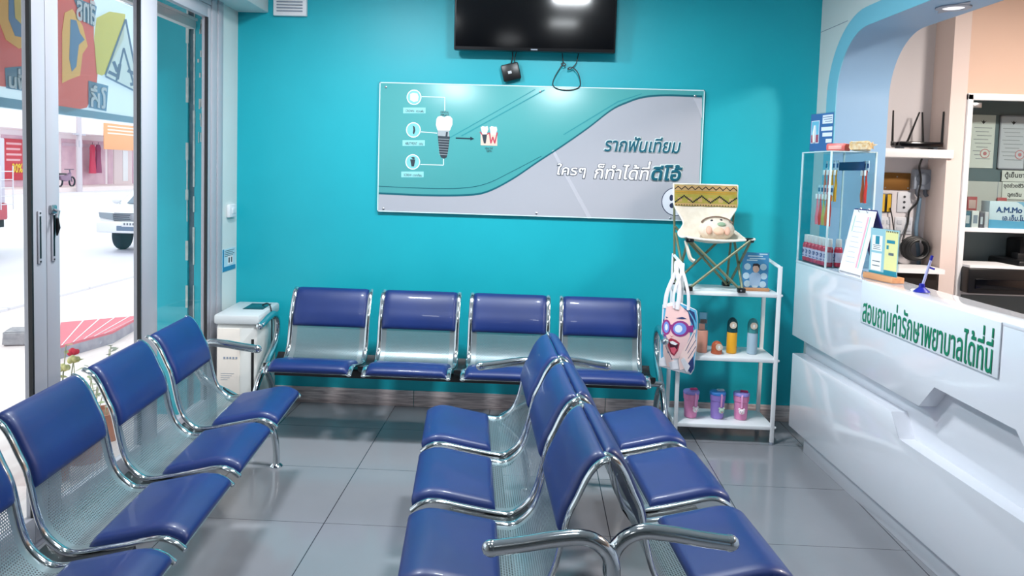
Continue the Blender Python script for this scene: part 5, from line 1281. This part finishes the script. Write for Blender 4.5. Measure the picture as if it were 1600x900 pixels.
for x0_, x1_ in ((177, 204),):
    ya_, yb_ = sorted((fy(x0_, 260)[0], fy(x1_, 260)[0])); w_ = MB().box((.0, ya_, -.2), (.06, yb_, 2.6)).obj('shop_door', mat('shop_door', (226, 206, 208), .6), sp_)
    MB().box((.06, ya_+1.8, .0), (.09, yb_-1.2, 2.2)).obj('door_panel', white_mat, w_)
def shop_sign(label, xa_, xb_, yt, ybm, col, X, stripes, scol, txt=None, tc=None):
    p, q = at(xa_, ybm, X=X), at(xb_, yt, X=X); t = thing('shop_sign', label, 'sign', (X, (p.y+q.y)/2, (p.z+q.z)/2)); w_, h_ = (q.y-p.y)/2, (q.z-p.z)/2
    MB().box((-.06, -w_, -h_), (0, w_, h_), .01).obj('board', mat('sign_%d_%d' % col[:2], col, .5), t)
    b = MB()
    for k in range(stripes): b.box((0, -w_*.85, h_*(.72-.26*k)), (.012, w_*(.8-.15*(k % 2)), h_*(.82-.26*k)))
    b.obj('sign_lines', mat('sign_lines_%d' % scol[0], scol, .5), t)
    if txt: text_mesh('lettering', txt, mat('sign_text_%d' % tc[0], tc, .5), w_*1.1, h_*.42, .02, parent=t, o=(.012, -w_*.25, -h_*.62), u=(0, 1, 0), n=(1, 0, 0), lift=.01)
    return t
shop_sign('red price sign with yellow figures on the shop front at the left edge', 8, 36, 218, 282, (206, 52, 70), FX+.10, 4, (238, 180, 188), '30%', (250, 214, 60))
shop_sign('orange shop sign over the doors across the street, behind the pickup', 163, 226, 199, 233, (242, 170, 120), FX+2.26, 3, (252, 236, 220))
up_ = thing('utility_pole', 'slim grey utility pole standing by the road across the street', 'pole', at(124, 306, X=FX+3.3)); up_.location.z = RZ
MB().tube([(0, 0, 0), (0, 0, 7)], [.17, .12], 10).obj('pole', mat('pole_grey', (206, 196, 204), .7), up_)
MB().box((-.12, -.14, 2.6), (.12, .14, 3.0), .03).box((-.1, -.5, 3.3), (.1, .5, 3.4)).obj('pole_box', mat('pole_box', (190, 184, 196), .6), up_)
for k, (x, c, lab) in enumerate(((143, (206, 50, 90), 'crimson dress hanging at the shop front across the street'), (152, (150, 56, 100), 'plum dress hanging at the shop front across the street, further from the pole'))):
    p = at(x, 226, X=FX+.5); t = thing('dress', lab, 'dress', p)
    MB().prism([(-.14, 0), (.14, 0), (.28, -.25), (.2, -.4), (.22, -.8), (.36, -1.9), (-.36, -1.9), (-.22, -.8), (-.2, -.4), (-.28, -.25)], (0, 0, 0), (0, 1, 0), (0, 0, 1), (1, 0, 0), .12, bev=.02).obj('cloth', mat('dress_%d' % k, c, .7), t)
    MB().tube([(.06, 0, .0), (.06, 0, .12), (.06, .04, .16)], .012, 6).obj('hanger', dark_metal, t)
mo = thing('motorcycle', 'dark motorcycle parked by the shops across the street', 'motorcycle', at(103, 296, X=FX+1.5)); mo.location.z = -.2
mgrey = mat('bike_grey', (112, 106, 128), .5)
for y in (-.62, .62):
    MB().tube([(0, y+.28*math.cos(R(a)), .30+.28*math.sin(R(a))) for a in range(0, 360, 20)], .05, 8, closed=True).obj('wheel', tyre, mo)
MB().tube(spline([(0, .62, .30), (0, .45, .75), (0, .38, 1.02)], 4), .035, 8).tube([(-.3, .34, 1.05), (.3, .34, 1.05)], .02, 8).obj('fork', mgrey, mo)
MB().prism([(-.75, .72), (-.1, .62), (.3, .80), (.42, .86), (.36, .40), (-.1, .32), (-.55, .42)], (-.11, 0, 0), (0, 1, 0), (0, 0, 1), (1, 0, 0), .22, bev=.03).obj('body', mat('bike_plum', (150, 120, 150), .5), mo)
MB().box((-.12, -.72, .72), (.12, -.05, .82), .04).obj('seat', black_pl, mo)
